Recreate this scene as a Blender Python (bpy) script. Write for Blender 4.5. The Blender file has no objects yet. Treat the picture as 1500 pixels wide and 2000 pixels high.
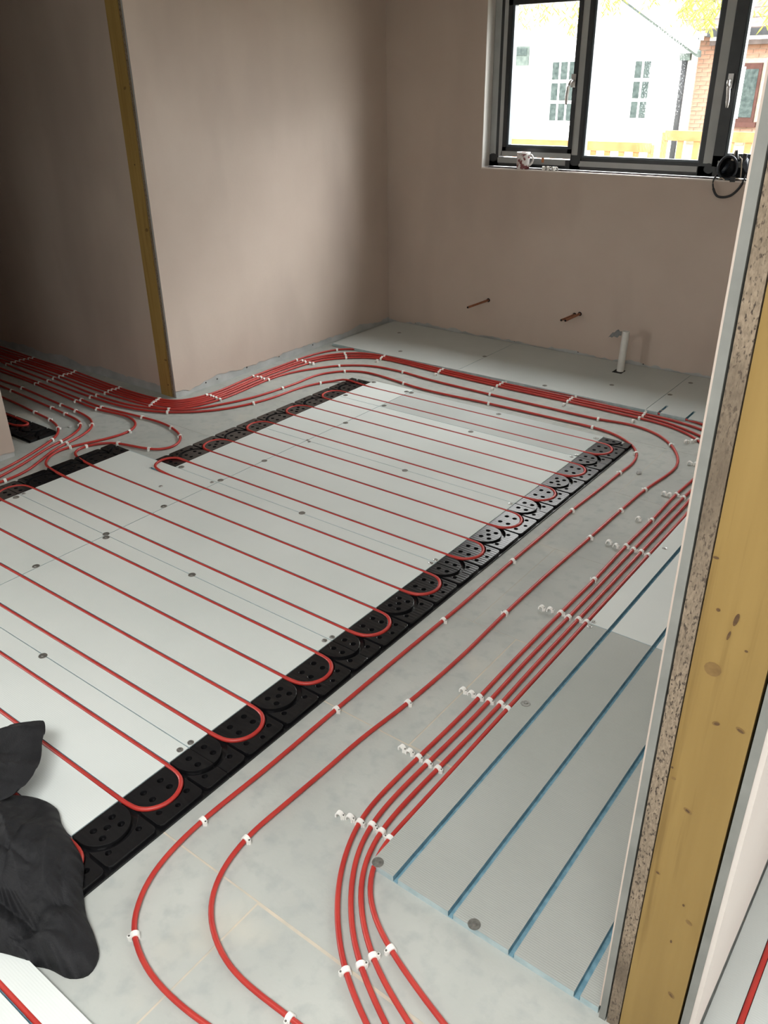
import bpy, bmesh, math, random
from mathutils import Vector, Matrix, noise
from math import pi, sin, cos, radians as R

SC = bpy.context.scene
COL = SC.collection
random.seed(7)

# ------------------------------------------------------------ camera, sky, daylight, exposure
cam = bpy.data.cameras.new('camera')
cam.sensor_fit = 'HORIZONTAL'; cam.sensor_width = 36.0
cam.lens = 36.0 * 1610.32 / 1500.0
cam.clip_start = 0.02; cam.clip_end = 300
camo = bpy.data.objects.new('camera', cam); COL.objects.link(camo)
_r = Vector((0.796178, 0.604918, -0.013228)); _u = Vector((-0.271911, 0.377242, 0.885298)); _f = Vector((-0.540523, 0.701258, -0.464835))
camo.matrix_world = Matrix(((_r.x, _u.x, -_f.x, 1.46168), (_r.y, _u.y, -_f.y, -0.78610), (_r.z, _u.z, -_f.z, 1.62320), (0, 0, 0, 1)))
SC.camera = camo

SKY = 11.5
w = bpy.data.worlds.new('overcast_sky'); SC.world = w; w.use_nodes = True
nt = w.node_tree; bg = nt.nodes['Background']; bg.inputs['Strength'].default_value = SKY
tc = nt.nodes.new('ShaderNodeTexCoord'); sx = nt.nodes.new('ShaderNodeSeparateXYZ'); cr = nt.nodes.new('ShaderNodeValToRGB')
cr.color_ramp.elements[0].position = 0.0; cr.color_ramp.elements[0].color = (0.80, 0.80, 0.79, 1)
cr.color_ramp.elements[1].position = 1.0; cr.color_ramp.elements[1].color = (1.0, 0.99, 0.965, 1)
nt.links.new(tc.outputs['Generated'], sx.inputs[0]); nt.links.new(sx.outputs['Z'], cr.inputs[0]); nt.links.new(cr.outputs[0], bg.inputs['Color'])

def area(name, loc, target, sx_, sy_, power, col=(1, 1, 1), portal=False):
    l = bpy.data.lights.new(name, 'AREA'); l.shape = 'RECTANGLE'; l.size = sx_; l.size_y = sy_; l.energy = power; l.color = col
    o = bpy.data.objects.new(name, l); COL.objects.link(o); o.location = loc
    d = Vector(target) - Vector(loc); o.rotation_euler = d.to_track_quat('-Z', 'Y').to_euler()
    if portal: l.cycles.is_portal = True
    return o
# portals only tell the renderer where the sky is seen from indoors
area('window_portal', (-0.5, 4.36, 1.63), (-0.5, 0.0, 1.63), 2.0, 1.06, 1, portal=True)
area('side_window_portal', (4.28, 0.45, 1.5), (0, 0.45, 1.5), 1.1, 1.2, 1, portal=True)
sl = bpy.data.lights.new('veiled_sun', 'SUN'); sl.energy = 5.5; sl.angle = R(40); sl.color = (1.0, 1.0, 0.99)   # sun behind thin cloud, over the houses
so = bpy.data.objects.new('veiled_sun', sl); COL.objects.link(so); so.rotation_euler = Vector((-1.45, -1.30, -1.50)).to_track_quat('-Z', 'Y').to_euler()
area('added_opening_portal', (1.15, -1.375, 2.54), (1.15, -1.375, 0), 2.0, 0.95, 1, portal=True)  # for the unseen ceiling opening added to brighten the near floor
area('garden_door_portal', (-2.40, -0.825, 1.075), (0, -0.825, 1.075), 0.85, 2.15, 1, portal=True)

SC.view_settings.view_transform = 'Standard'; SC.view_settings.look = 'None'
SC.view_settings.exposure = 0.74; SC.view_settings.gamma = 1.0; SC.view_settings.use_curve_mapping = False
SC.cycles.max_bounces = 8; SC.cycles.diffuse_bounces = 5; SC.cycles.glossy_bounces = 4; SC.cycles.transmission_bounces = 6; SC.cycles.transparent_max_bounces = 12
SC.cycles.caustics_reflective = False; SC.cycles.caustics_refractive = False
SC.cycles.sample_clamp_indirect = 6.0

# ------------------------------------------------------------ materials
def mk(name, col, rough=0.6, col2=None, scale=8.0, detail=4.0, bump=0.0, bscale=60.0, metal=0.0, stretch=None, lo=0.35, hi=0.65, spec=0.5):
    m = bpy.data.materials.new(name); m.use_nodes = True; n = m.node_tree.nodes; L = m.node_tree.links
    b = n['Principled BSDF']; b.inputs['Roughness'].default_value = rough; b.inputs['Metallic'].default_value = metal
    b.inputs['Base Color'].default_value = (*col, 1); b.inputs['Specular IOR Level'].default_value = spec
    t = n.new('ShaderNodeTexCoord'); mp = n.new('ShaderNodeMapping'); L.new(t.outputs['Object'], mp.inputs[0])
    if stretch: mp.inputs['Scale'].default_value = stretch
    if col2:
        nz = n.new('ShaderNodeTexNoise'); nz.inputs['Scale'].default_value = scale; nz.inputs['Detail'].default_value = detail
        L.new(mp.outputs[0], nz.inputs['Vector'])
        r = n.new('ShaderNodeValToRGB'); r.color_ramp.elements[0].position = lo; r.color_ramp.elements[1].position = hi
        r.color_ramp.elements[0].color = (*col, 1); r.color_ramp.elements[1].color = (*col2, 1)
        L.new(nz.outputs['Fac'], r.inputs[0]); L.new(r.outputs[0], b.inputs['Base Color'])
    if bump:
        nb = n.new('ShaderNodeTexNoise'); nb.inputs['Scale'].default_value = bscale; nb.inputs['Detail'].default_value = 5
        L.new(mp.outputs[0], nb.inputs['Vector'])
        bp = n.new('ShaderNodeBump'); bp.inputs['Strength'].default_value = bump; bp.inputs['Distance'].default_value = 0.004
        L.new(nb.outputs['Fac'], bp.inputs['Height']); L.new(bp.outputs[0], b.inputs['Normal'])
    return m

def mixnoise(m, col, scale, lo, hi, stretch=None, detail=3):
    """lay a second noise-driven colour over a material made by mk()"""
    n = m.node_tree.nodes; L = m.node_tree.links; b = n['Principled BSDF']
    src = b.inputs['Base Color'].links[0].from_socket if b.inputs['Base Color'].links else None
    t = n.new('ShaderNodeTexCoord'); mp = n.new('ShaderNodeMapping'); L.new(t.outputs['Object'], mp.inputs[0])
    if stretch: mp.inputs['Scale'].default_value = stretch
    nz = n.new('ShaderNodeTexNoise'); nz.inputs['Scale'].default_value = scale; nz.inputs['Detail'].default_value = detail
    L.new(mp.outputs[0], nz.inputs['Vector'])
    r = n.new('ShaderNodeMapRange'); r.inputs['From Min'].default_value = lo; r.inputs['From Max'].default_value = hi
    L.new(nz.outputs['Fac'], r.inputs['Value'])
    mx = n.new('ShaderNodeMix'); mx.data_type = 'RGBA'; L.new(r.outputs[0], mx.inputs['Factor'])
    if src: L.new(src, mx.inputs['A'])
    else: mx.inputs['A'].default_value = b.inputs['Base Color'].default_value
    mx.inputs['B'].default_value = (*col, 1); L.new(mx.outputs['Result'], b.inputs['Base Color'])
    return m

def ribs(m, axis, scale, strength, dist=0.002):
    """fine parallel ribs as bump"""
    n = m.node_tree.nodes; L = m.node_tree.links; b = n['Principled BSDF']
    t = n.new('ShaderNodeTexCoord'); wv = n.new('ShaderNodeTexWave'); wv.bands_direction = axis; wv.inputs['Scale'].default_value = scale; wv.inputs['Distortion'].default_value = 0.0
    L.new(t.outputs['Object'], wv.inputs['Vector'])
    bp = n.new('ShaderNodeBump'); bp.inputs['Strength'].default_value = strength; bp.inputs['Distance'].default_value = dist
    L.new(wv.outputs['Fac'], bp.inputs['Height'])
    if b.inputs['Normal'].links: L.new(b.inputs['Normal'].links[0].from_socket, bp.inputs['Normal'])
    L.new(bp.outputs[0], b.inputs['Normal'])
    return m

M = {}
M['plaster'] = mixnoise(mk('pink_plaster', (0.50, 0.415, 0.355), 0.85, (0.57, 0.485, 0.42), 1.6, 5, 0.12, 40, lo=0.3, hi=0.7), (0.45, 0.375, 0.325), 2.2, 0.5, 0.75, (1, 1, 0.35))
M['skim'] = mk('pale_skim', (0.64, 0.58, 0.535), 0.8, (0.68, 0.625, 0.58), 2.5, 4, 0.08, 50)
M['pboard'] = mk('grey_plasterboard', (0.36, 0.375, 0.37), 0.85, (0.46, 0.475, 0.47), 9, 4, 0.1, 60)
M['pbedge'] = mk('gypsum_board_edge', (0.20, 0.205, 0.19), 0.9, (0.245, 0.25, 0.232), 14, 4, 0.15, 90)
M['concrete'] = mixnoise(mk('grey_floor_panel', (0.375, 0.395, 0.375), 0.8, (0.445, 0.465, 0.44), 4.0, 10, 0.15, 90, spec=0.3, lo=0.3, hi=0.7), (0.335, 0.36, 0.35), 22, 0.50, 0.78, None, 9)
M['concrete'] = mixnoise(M['concrete'], (0.50, 0.49, 0.43), 3.1, 0.60, 0.80, None, 8)
M['filler'] = mk('cream_filler', (0.56, 0.50, 0.40), 0.85, (0.46, 0.43, 0.36), 20)
M['board'] = ribs(mk('cement_board', (0.62, 0.665, 0.65), 0.85, (0.67, 0.71, 0.695), 2.0, 5, 0.06, 120, spec=0.2), 'Y', 60, 0.12)
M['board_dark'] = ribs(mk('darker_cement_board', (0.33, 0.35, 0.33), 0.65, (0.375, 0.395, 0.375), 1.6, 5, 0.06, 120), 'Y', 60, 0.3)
M['board_mid'] = ribs(mk('mid_cement_board', (0.47, 0.505, 0.495), 0.8, (0.51, 0.545, 0.535), 2.0, 5, 0.06, 120, spec=0.25), 'Y', 60, 0.12)
M['blue'] = mk('blue_foam', (0.13, 0.27, 0.34), 0.8, (0.20, 0.36, 0.44), 60, 3)
M['paleblue'] = mk('pale_blue_foam_edge', (0.36, 0.47, 0.50), 0.85, (0.46, 0.56, 0.58), 30, 3)
M['pipe'] = mk('red_pipe', (0.40, 0.026, 0.021), 0.42, (0.46, 0.040, 0.030), 14, 3)
M['clip'] = mk('white_plastic', (0.80, 0.80, 0.77), 0.45, (0.84, 0.84, 0.81), 30)
M['steel'] = mk('zinc_steel', (0.42, 0.42, 0.40), 0.35, (0.30, 0.30, 0.29), 60, 3, metal=0.85)
M['dsteel'] = mk('dull_steel', (0.18, 0.18, 0.17), 0.45, (0.28, 0.28, 0.26), 80, 3, metal=0.7)
M['black'] = ribs(mk('black_plastic', (0.006, 0.006, 0.007), 0.27, (0.010, 0.010, 0.011), 30, 3, spec=0.38), 'Y', 22, 0.18, 0.0012)
M['hole'] = mk('dark_recess', (0.006, 0.006, 0.006), 0.8, (0.010, 0.010, 0.010), 40)
M['timber'] = mixnoise(mk('yellow_pine', (0.26, 0.165, 0.046), 0.6, (0.30, 0.195, 0.058), 3.0, 4, 0.05, 60, stretch=(9, 9, 0.7)), (0.205, 0.125, 0.033), 5, 0.56, 0.74, (12, 12, 0.5))
M['timber_lit'] = mixnoise(mk('yellow_pine_lit', (0.35, 0.225, 0.066), 0.6, (0.40, 0.265, 0.085), 3.0, 4, 0.05, 60, stretch=(9, 9, 0.7)), (0.29, 0.175, 0.048), 5, 0.56, 0.74, (12, 12, 0.5))  # same pine, lighter: difference in light between the two studs put into colour
M['knot'] = mk('pine_knot', (0.075, 0.038, 0.014), 0.6, (0.12, 0.065, 0.023), 140, 3)
M['knot2'] = mk('pale_pine_knot', (0.17, 0.098, 0.030), 0.6, (0.215, 0.128, 0.040), 90, 3)
M['chip'] = mixnoise(mixnoise(mk('chipboard_edge', (0.21, 0.163, 0.115), 0.95, (0.33, 0.26, 0.185), 260, 4, 0.8, 300, stretch=(1, 1, 0.35)), (0.055, 0.04, 0.03), 330, 0.56, 0.66, (1, 1, 0.4), 3), (0.13, 0.10, 0.07), 7, 0.50, 0.72, (1, 1, 0.6), 5)
M['anth'] = mk('anthracite_frame', (0.022, 0.027, 0.030), 0.35, (0.028, 0.033, 0.037), 20)
M['bead'] = mk('slate_glazing_bead', (0.075, 0.10, 0.12), 0.3, (0.09, 0.115, 0.135), 20)
M['film'] = mk('grey_film', (0.36, 0.38, 0.38), 0.45, (0.41, 0.43, 0.43), 10)
M['rough'] = mixnoise(mk('rough_mortar', (0.10, 0.075, 0.08), 0.9, (0.22, 0.17, 0.17), 40, 5, 0.6, 90), (0.03, 0.025, 0.03), 30, 0.55, 0.65)
M['copper'] = mk('dull_copper', (0.42, 0.19, 0.105), 0.4, (0.30, 0.125, 0.07), 40, 3, metal=0.75)
M['waste'] = mk('white_waste_pipe', (0.62, 0.63, 0.60), 0.45, (0.68, 0.69, 0.66), 25, 3)
M['tape'] = mk('grey_duct_tape', (0.13, 0.14, 0.14), 0.4, (0.19, 0.20, 0.20), 50, 3)
M['cloth'] = mk('black_cloth', (0.0065, 0.007, 0.0085), 0.7, (0.011, 0.0115, 0.0135), 9, 4, 0.35, 300, spec=0.32)
M['mug'] = mixnoise(mk('mug_glaze', (0.78, 0.75, 0.74), 0.25, (0.80, 0.77, 0.76), 20), (0.20, 0.055, 0.06), 38, 0.48, 0.56, None, 3)
M['mugw'] = mk('white_glaze', (0.80, 0.78, 0.77), 0.25, (0.82, 0.80, 0.79), 20)
M['rubber'] = mk('black_rubber', (0.012, 0.013, 0.015), 0.4, (0.018, 0.020, 0.023), 40)
M['maskblue'] = mk('slate_filter_case', (0.035, 0.045, 0.06), 0.35, (0.05, 0.06, 0.08), 40)
M['straptab'] = mk('cream_strap_tab', (0.62, 0.55, 0.45), 0.6, (0.55, 0.47, 0.38), 50)
M['handle'] = mk('brushed_handle', (0.45, 0.44, 0.43), 0.3, (0.52, 0.51, 0.50), 60, 3, metal=0.8)
M['render'] = mk('white_house_render', (0.80, 0.81, 0.80), 0.9, (0.74, 0.76, 0.74), 1.5, 4)
M['fascia'] = mk('white_fascia', (0.80, 0.80, 0.79), 0.6, (0.84, 0.84, 0.83), 3)
M['greenedge'] = mk('green_grey_soffit', (0.035, 0.05, 0.045), 0.8, (0.07, 0.09, 0.08), 12, 4)
M['glassdark'] = mk('dark_far_glass', (0.022, 0.032, 0.031), 0.5, (0.05, 0.065, 0.062), 14, 6, spec=0.08)
M['brick'] = mk('red_brick', (0.21, 0.115, 0.08), 0.9, (0.30, 0.18, 0.13), 5, 4, 0.2, 60, spec=0.1)
M['mortar'] = mk('pale_mortar', (0.22, 0.18, 0.14), 0.95, (0.28, 0.24, 0.19), 12, 4)
M['tile'] = mk('brown_roof_tile', (0.06, 0.048, 0.044), 0.9, (0.09, 0.072, 0.066), 9, 4, spec=0.1)
M['gutter'] = mk('dark_gutter', (0.018, 0.019, 0.021), 0.5, (0.026, 0.027, 0.029), 9, spec=0.15)
M['brownframe'] = mk('brown_window_frame', (0.045, 0.02, 0.016), 0.6, (0.06, 0.027, 0.022), 9, spec=0.1)
M['orange'] = mk('orange_barrier', (0.27, 0.105, 0.04), 0.6, (0.33, 0.15, 0.065), 6, 3, spec=0.1)
M['leaf'] = mk('willow_leaf', (0.15, 0.165, 0.012), 0.7, (0.24, 0.235, 0.025), 4, 3)
M['bark'] = mk('willow_bark', (0.10, 0.08, 0.05), 0.95, (0.16, 0.13, 0.09), 12, 5)
M['ground'] = mk('garden_ground', (0.16, 0.15, 0.12), 1.0, (0.22, 0.20, 0.16), 2, 5)
M['white'] = mk('white_ceiling', (0.66, 0.64, 0.61), 0.9, (0.70, 0.68, 0.65), 2)
M['orangetag'] = mk('orange_tag', (0.55, 0.20, 0.07), 0.6, (0.62, 0.26, 0.10), 30)

def glass_mat():
    m = bpy.data.materials.new('window_glass'); m.use_nodes = True; n = m.node_tree.nodes; L = m.node_tree.links
    n.remove(n['Principled BSDF']); out = n['Material Output']
    tr = n.new('ShaderNodeBsdfTransparent'); tr.inputs[0].default_value = (0.975, 0.985, 0.985, 1)
    gl = n.new('ShaderNodeBsdfGlossy'); gl.inputs['Roughness'].default_value = 0.02
    t = n.new('ShaderNodeTexCoord'); v = n.new('ShaderNodeTexVoronoi'); v.inputs['Scale'].default_value = 90; L.new(t.outputs['Object'], v.inputs['Vector'])
    bp = n.new('ShaderNodeBump'); bp.inputs['Strength'].default_value = 0.15; L.new(v.outputs['Distance'], bp.inputs['Height']); L.new(bp.outputs[0], gl.inputs['Normal'])
    lw = n.new('ShaderNodeLayerWeight'); pw = n.new('ShaderNodeMath'); pw.operation = 'POWER'; pw.inputs[1].default_value = 5.0; L.new(lw.outputs['Facing'], pw.inputs[0])
    fr = n.new('ShaderNodeMapRange'); fr.inputs['To Min'].default_value = 0.04; fr.inputs['To Max'].default_value = 1.0; L.new(pw.outputs[0], fr.inputs['Value'])
    mx = n.new('ShaderNodeMixShader'); L.new(fr.outputs[0], mx.inputs[0]); L.new(tr.outputs[0], mx.inputs[1]); L.new(gl.outputs[0], mx.inputs[2]); L.new(mx.outputs[0], out.inputs['Surface'])
    return m
M['glass'] = glass_mat()

# ------------------------------------------------------------ mesh helpers
class MB:
    def __init__(s): s.v = []; s.f = []; s.mi = []
    def add(s, vs, fs, mi=0):
        o = len(s.v); s.v += [tuple(v) for v in vs]; s.f += [tuple(i + o for i in f) for f in fs]; s.mi += [mi] * len(fs); return s
    def box(s, x0, x1, y0, y1, z0, z1, mi=0):
        return s.add([(x0, y0, z0), (x1, y0, z0), (x1, y1, z0), (x0, y1, z0), (x0, y0, z1), (x1, y0, z1), (x1, y1, z1), (x0, y1, z1)],
                     [(0, 3, 2, 1), (4, 5, 6, 7), (0, 1, 5, 4), (1, 2, 6, 5), (2, 3, 7, 6), (3, 0, 4, 7)], mi)
    def cyl(s, p, q, r, n=12, r2=None, mi=0, cap=True):
        p = Vector(p); q = Vector(q); d = (q - p).normalized(); a = d.orthogonal().normalized(); b = d.cross(a); r2 = r if r2 is None else r2
        vs = [p + r * (cos(2 * pi * k / n) * a + sin(2 * pi * k / n) * b) for k in range(n)] + [q + r2 * (cos(2 * pi * k / n) * a + sin(2 * pi * k / n) * b) for k in range(n)]
        fs = [(k, (k + 1) % n, n + (k + 1) % n, n + k) for k in range(n)]
        if cap: fs += [tuple(range(n - 1, -1, -1)), tuple(range(n, 2 * n))]
        return s.add(vs, fs, mi)
    def tube(s, pts, r, n=10, mi=0, closed=False, flat=1.0):
        pts = [Vector(p) for p in pts]; N = len(pts); up = Vector((0, 0, 1)); vs = []; fs = []
        for i, p in enumerate(pts):
            t = (pts[min(i + 1, N - 1)] - pts[max(i - 1, 0)]) if not closed else pts[(i + 1) % N] - pts[i - 1]
            t.normalize(); u = up if abs(t.z) < 0.95 else Vector((0, 1, 0))
            a = t.cross(u).normalized(); b = a.cross(t)
            rr = r[i] if isinstance(r, (list, tuple)) else r
            vs += [p + rr * (cos(2 * pi * k / n) * a + flat * sin(2 * pi * k / n) * b) for k in range(n)]
        for i in range(N if closed else N - 1):
            j = (i + 1) % N
            fs += [(i * n + k, i * n + (k + 1) % n, j * n + (k + 1) % n, j * n + k) for k in range(n)]
        if not closed: fs += [tuple(range(n - 1, -1, -1)), tuple(range((N - 1) * n, N * n))]
        return s.add(vs, fs, mi)
    def lathe(s, prof, c, n=24, mi=0, axis='Z'):
        vs = []; fs = []; K = len(prof)
        for k in range(n):
            a = 2 * pi * k / n
            for (r, z) in prof:
                v = (r * cos(a), r * sin(a), z) if axis == 'Z' else (r * cos(a), -z, r * sin(a))
                vs.append((c[0] + v[0], c[1] + v[1], c[2] + v[2]))
        for k in range(n):
            j = (k + 1) % n
            fs += [(k * K + i, j * K + i, j * K + i + 1, k * K + i + 1) for i in range(K - 1)]
        return s.add(vs, fs, mi)
    def prism(s, poly, z0, z1, mi=0, f=lambda x, y, z: (x, y, z)):
        n = len(poly); vs = [f(x, y, z0) for x, y in poly] + [f(x, y, z1) for x, y in poly]
        return s.add(vs, [(k, (k + 1) % n, n + (k + 1) % n, n + k) for k in range(n)] + [tuple(range(n - 1, -1, -1)), tuple(range(n, 2 * n))], mi)
    def mesh(s, name, mats, smooth=False):
        me = bpy.data.meshes.new(name); me.from_pydata(s.v, [], s.f)
        for m in (mats if isinstance(mats, (list, tuple)) else [mats]): me.materials.append(m)
        me.polygons.foreach_set('material_index', s.mi); me.validate(); me.update()
        bm = bmesh.new(); bm.from_mesh(me); bmesh.ops.recalc_face_normals(bm, faces=bm.faces); bm.to_mesh(me); bm.free()
        if smooth: me.shade_smooth() if smooth is True else me.shade_auto(smooth)
        return me
    def obj(s, name, mats, parent=None, smooth=False, loc=None):
        return link(name, s.mesh(name, mats, smooth), parent, loc)

def _sauto(me, ang):
    me.shade_smooth()
    me.set_sharp_from_angle(angle=ang)
bpy.types.Mesh.shade_auto = _sauto

def link(name, me, parent=None, loc=None):
    o = bpy.data.objects.new(name, me); COL.objects.link(o)
    if parent: o.parent = parent
    if loc: o.location = loc
    return o
def tag(o, label=None, cat=None, group=None, kind=None):
    if label: o['label'] = label
    if cat: o['category'] = cat
    if group: o['group'] = group
    if kind: o['kind'] = kind
    return o
def empty(name, loc=(0, 0, 0), rz=0):
    o = bpy.data.objects.new(name, None); COL.objects.link(o); o.location = loc; o.rotation_euler.z = rz; o.empty_display_size = 0.05; return o

def catmull(P, step=0.018, close=False):
    P = [Vector(p) for p in P]; out = []
    for i in range(len(P) - 1):
        p0 = P[i - 1] if i else P[0] * 2 - P[1]; p1 = P[i]; p2 = P[i + 1]; p3 = P[i + 2] if i + 2 < len(P) else P[-1] * 2 - P[-2]
        t01 = max((p1 - p0).length ** .5, 1e-4); t12 = max((p2 - p1).length ** .5, 1e-4); t23 = max((p3 - p2).length ** .5, 1e-4)
        m1 = (p2 - p1 + t12 * ((p1 - p0) / t01 - (p2 - p0) / (t01 + t12))); m2 = (p2 - p1 + t12 * ((p3 - p2) / t23 - (p3 - p1) / (t12 + t23)))
        n = max(2, int((p2 - p1).length / step))
        for k in range(n):
            t = k / n; out.append((2 * t**3 - 3 * t**2 + 1) * p1 + (t**3 - 2 * t**2 + t) * m1 + (-2 * t**3 + 3 * t**2) * p2 + (t**3 - t**2) * m2)
    out.append(P[-1]); return out
def relax(P, it=3):
    for _ in range(it): P = [P[0]] + [P[i] * .5 + (P[i - 1] + P[i + 1]) * .25 for i in range(1, len(P) - 1)] + [P[-1]]
    return P

# ------------------------------------------------------------ room shell
XL, YF, XP0, XP1, YP, YH = -2.26, 4.14, 1.191, 1.357, 0.222, 2.088
Z1 = 2.45
fl = MB().box(-6.2, 4.4, -4.2, 4.6, -0.2, -0.0006).obj('floor', M['filler']); tag(fl, kind='structure')
# sub-floor panels with filled joints
row = 0
y = -4.195
def joints(y0):
    if abs(y0 + 0.595) < .02: return [-1.92, 0.48, 2.88]
    if abs(y0 - 0.605) < .02: return [-1.94, 0.463, 2.86]
    if abs(y0 - 0.005) < .02: return [-3.1, -0.7, 1.7]
    return [-3.3 + (row % 2) * 1.2, -0.9 + (row % 2) * 1.2, 1.5 + (row % 2) * 1.2]
while y < 4.5:
    xs = [-6.19] + joints(y) + [4.39]; y1 = min(y + 0.6, 4.55)
    for a, b in zip(xs, xs[1:]):
        g = 0.0038 if y < 1 and a > -1 else 0.0010
        MB().box(a + g, b - g, y + g, y1 - g, -0.012, 0).obj('floor_panel', M['concrete'], fl)
    y += 0.6; row += 1
OPX0, OPX1, OPY0, OPY1 = 0.15, 2.15, -1.85, -0.90      # unseen ceiling opening, added to let more sky light onto the near floor
tag(MB().box(-6.2, OPX0, -4.2, 4.6, Z1, Z1 + .1).box(OPX1, 4.4, -4.2, 4.6, Z1, Z1 + .1).box(OPX0, OPX1, -4.2, OPY0, Z1, Z1 + .1).box(OPX0, OPX1, OPY1, 4.6, Z1, Z1 + .1).obj('ceiling', M['white']), kind='structure')

def skim_strip(name, parent, mat, p0, p1, nrm, z_top, zlo=0.035, amp=0.03, thick=0.003, seed=0):
    """thin plaster coat from p0 to p1 with a ragged lower edge"""
    rnd = random.Random(seed); p0 = Vector((*p0, 0)); p1 = Vector((*p1, 0)); nrm = Vector((*nrm, 0)); Ln = (p1 - p0).length; n = max(2, int(Ln / 0.025)); mb = MB(); vs = []
    for i in range(n + 1):
        q = p0 + (p1 - p0) * i / n
        z = zlo + amp * (noise.noise((i * .11 + seed * 9, seed, 0)) + .45 * noise.noise((i * .6, seed + 3, 0))) + (rnd.random() - .5) * .006
        z = max(0.004, z)
        vs += [q + nrm * thick + Vector((0, 0, z_top)), q + nrm * thick + Vector((0, 0, z)), q + Vector((0, 0, z)), q + Vector((0, 0, z_top))]
    fs = []
    for i in range(n):
        a = i * 4; b = a + 4
        fs += [(a, a + 1, b + 1, b), (a + 1, a + 2, b + 2, b + 1), (a + 3, a, b, b + 3)]
    fs += [(0, 3, 2, 1), (n * 4, n * 4 + 1, n * 4 + 2, n * 4 + 3)]
    mb.add(vs, fs); return mb.obj(name, mat, parent)
def screws(parent, pts, nrm):
    for p in pts:
        p = Vector(p); MB().cyl(p, p + Vector(nrm) * .0015, .0045, 8).obj('screw_head', M['hole'], parent)

# window wall
WX0, WX1, WZ0, WZ1 = -1.504, 0.50, 1.110, 2.16
wn = MB(); T = 0.003
wn.box(XL - .2, 1.4, YF + T, YF + .20, -0.1, WZ0); wn.box(XL - .2, WX0, YF + T, YF + .20, WZ0, Z1); wn.box(WX1, 1.4, YF + T, YF + .20, WZ0, Z1); wn.box(WX0, WX1, YF + T, YF + .20, WZ1, Z1)
wn = tag(wn.obj('wall_north', M['pboard']), kind='structure')
skim_strip('plaster_skim', wn, M['plaster'], (XL, YF + T), (XP0, YF + T), (0, -1), WZ0, .030, .030, seed=4)
MB().box(XL, WX0, YF, YF + T, WZ0, Z1).box(WX1, XP0, YF, YF + T, WZ0, Z1).box(WX0, WX1, YF, YF + T, WZ1, Z1).obj('plaster_skim', M['plaster'], wn)
MB().box(WX0, WX0 + .004, YF, 4.228, WZ0, WZ1).box(WX1 - .004, WX1, YF, 4.228, WZ0, WZ1).box(WX0, WX1, YF, 4.228, WZ1 - .004, WZ1).obj('reveal_skim', M['white'], wn)
MB().box(WX0, WX1, YF - .001, YF + .020, WZ0 - .004, WZ0 + .003).obj('sill_bead', M['skim'], wn)
sill = MB(); ny = 6; nx = 90; vs = []
for j in range(ny + 1):
    for i in range(nx + 1):
        vs.append((WX0 + (WX1 - WX0) * i / nx, YF + .020 + .072 * j / ny, WZ0 + .002 + .006 * noise.noise((i * .45, j * .8, 2))))
sill.add(vs, [(j * (nx + 1) + i, j * (nx + 1) + i + 1, (j + 1) * (nx + 1) + i + 1, (j + 1) * (nx + 1) + i) for j in range(ny) for i in range(nx)]); sill.obj('rough_sill', M['rough'], wn)
screws(wn, [(-2.02, YF + T, .03), (-1.19, YF + T, .028), (-.99, YF + T, .03), (-.72, YF + T, .032), (-.28, YF + T, .03), (-.15, YF + T, .045)], (0, -1, 0))

# left partition: plaster, chipboard edge and stud seen end-on at the hall opening
wl = MB(); wl.box(-2.40, XL - .017, YH + .05, YF + .3, 0, Z1)
wl = tag(wl.obj('wall_west', M['pboard']), kind='structure')
MB().box(XL - .016, XL - .003, YH + .002, YF, 0, Z1).obj('plasterboard', M['pboard'], wl)
skim_strip('plaster_skim', wl, M['plaster'], (XL - .003, YH), (XL - .003, YF), (1, 0), Z1, .042, .028, seed=11)
MB().box(XL - .036, XL - .017, YH + .004, YH + .12, 0, Z1).obj('chipboard', M['chip'], wl)
sd = MB().box(-2.392, XL - .038, YH - .001, YH + .049, 0, Z1).obj('timber_stud', M['timber_lit'], wl)
def knots(parent, lst, y, mat):
    for (x, z, a, b, rot) in lst:
        n = 12; vs = [(x + a * cos(2 * pi * k / n) * cos(rot) - b * sin(2 * pi * k / n) * sin(rot), y - .0004, z + a * cos(2 * pi * k / n) * sin(rot) + b * sin(2 * pi * k / n) * cos(rot)) for k in range(n)]
        MB().add(vs, [tuple(range(n))]).obj('knot', mat, parent)
knots(sd, [(-2.33, 1.60, .012, .007, .4), (-2.315, .93, .014, .009, .2), (-2.31, .22, .012, .006, 0)], YH - .001, M['knot2'])
knots(sd, [(-2.318, .07, .006, .004, 0), (-2.338, 1.25, .005, .004, 0)], YH - .001, M['knot'])
screws(wl, [(XL - .003, 2.32, .03), (XL - .003, 2.41, .028), (XL - .003, 2.66, .035), (XL - .003, 2.95, .032), (XL - .003, 3.28, .03), (XL - .003, 3.42, .045)], (1, 0, 0))
# hall
wh = tag(MB().box(-6.1, -2.40, YH + .006, YH + .14, 0, Z1).obj('wall_hall', M['pboard']), kind='structure')
skim_strip('plaster_skim', wh, M['plaster'], (-6.0, YH + .006), (-2.392, YH + .006), (0, -1), Z1, .05, .03, seed=21)
tag(MB().box(-6.2, -6.0, -1.2, YH + .1, 0, Z1).obj('wall_hall_end', M['plaster']), kind='structure')
tag(MB().box(-6.0, -2.40, 0.5, 0.6, 0, Z1).obj('wall_hall_south', M['plaster']), kind='structure')
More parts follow.
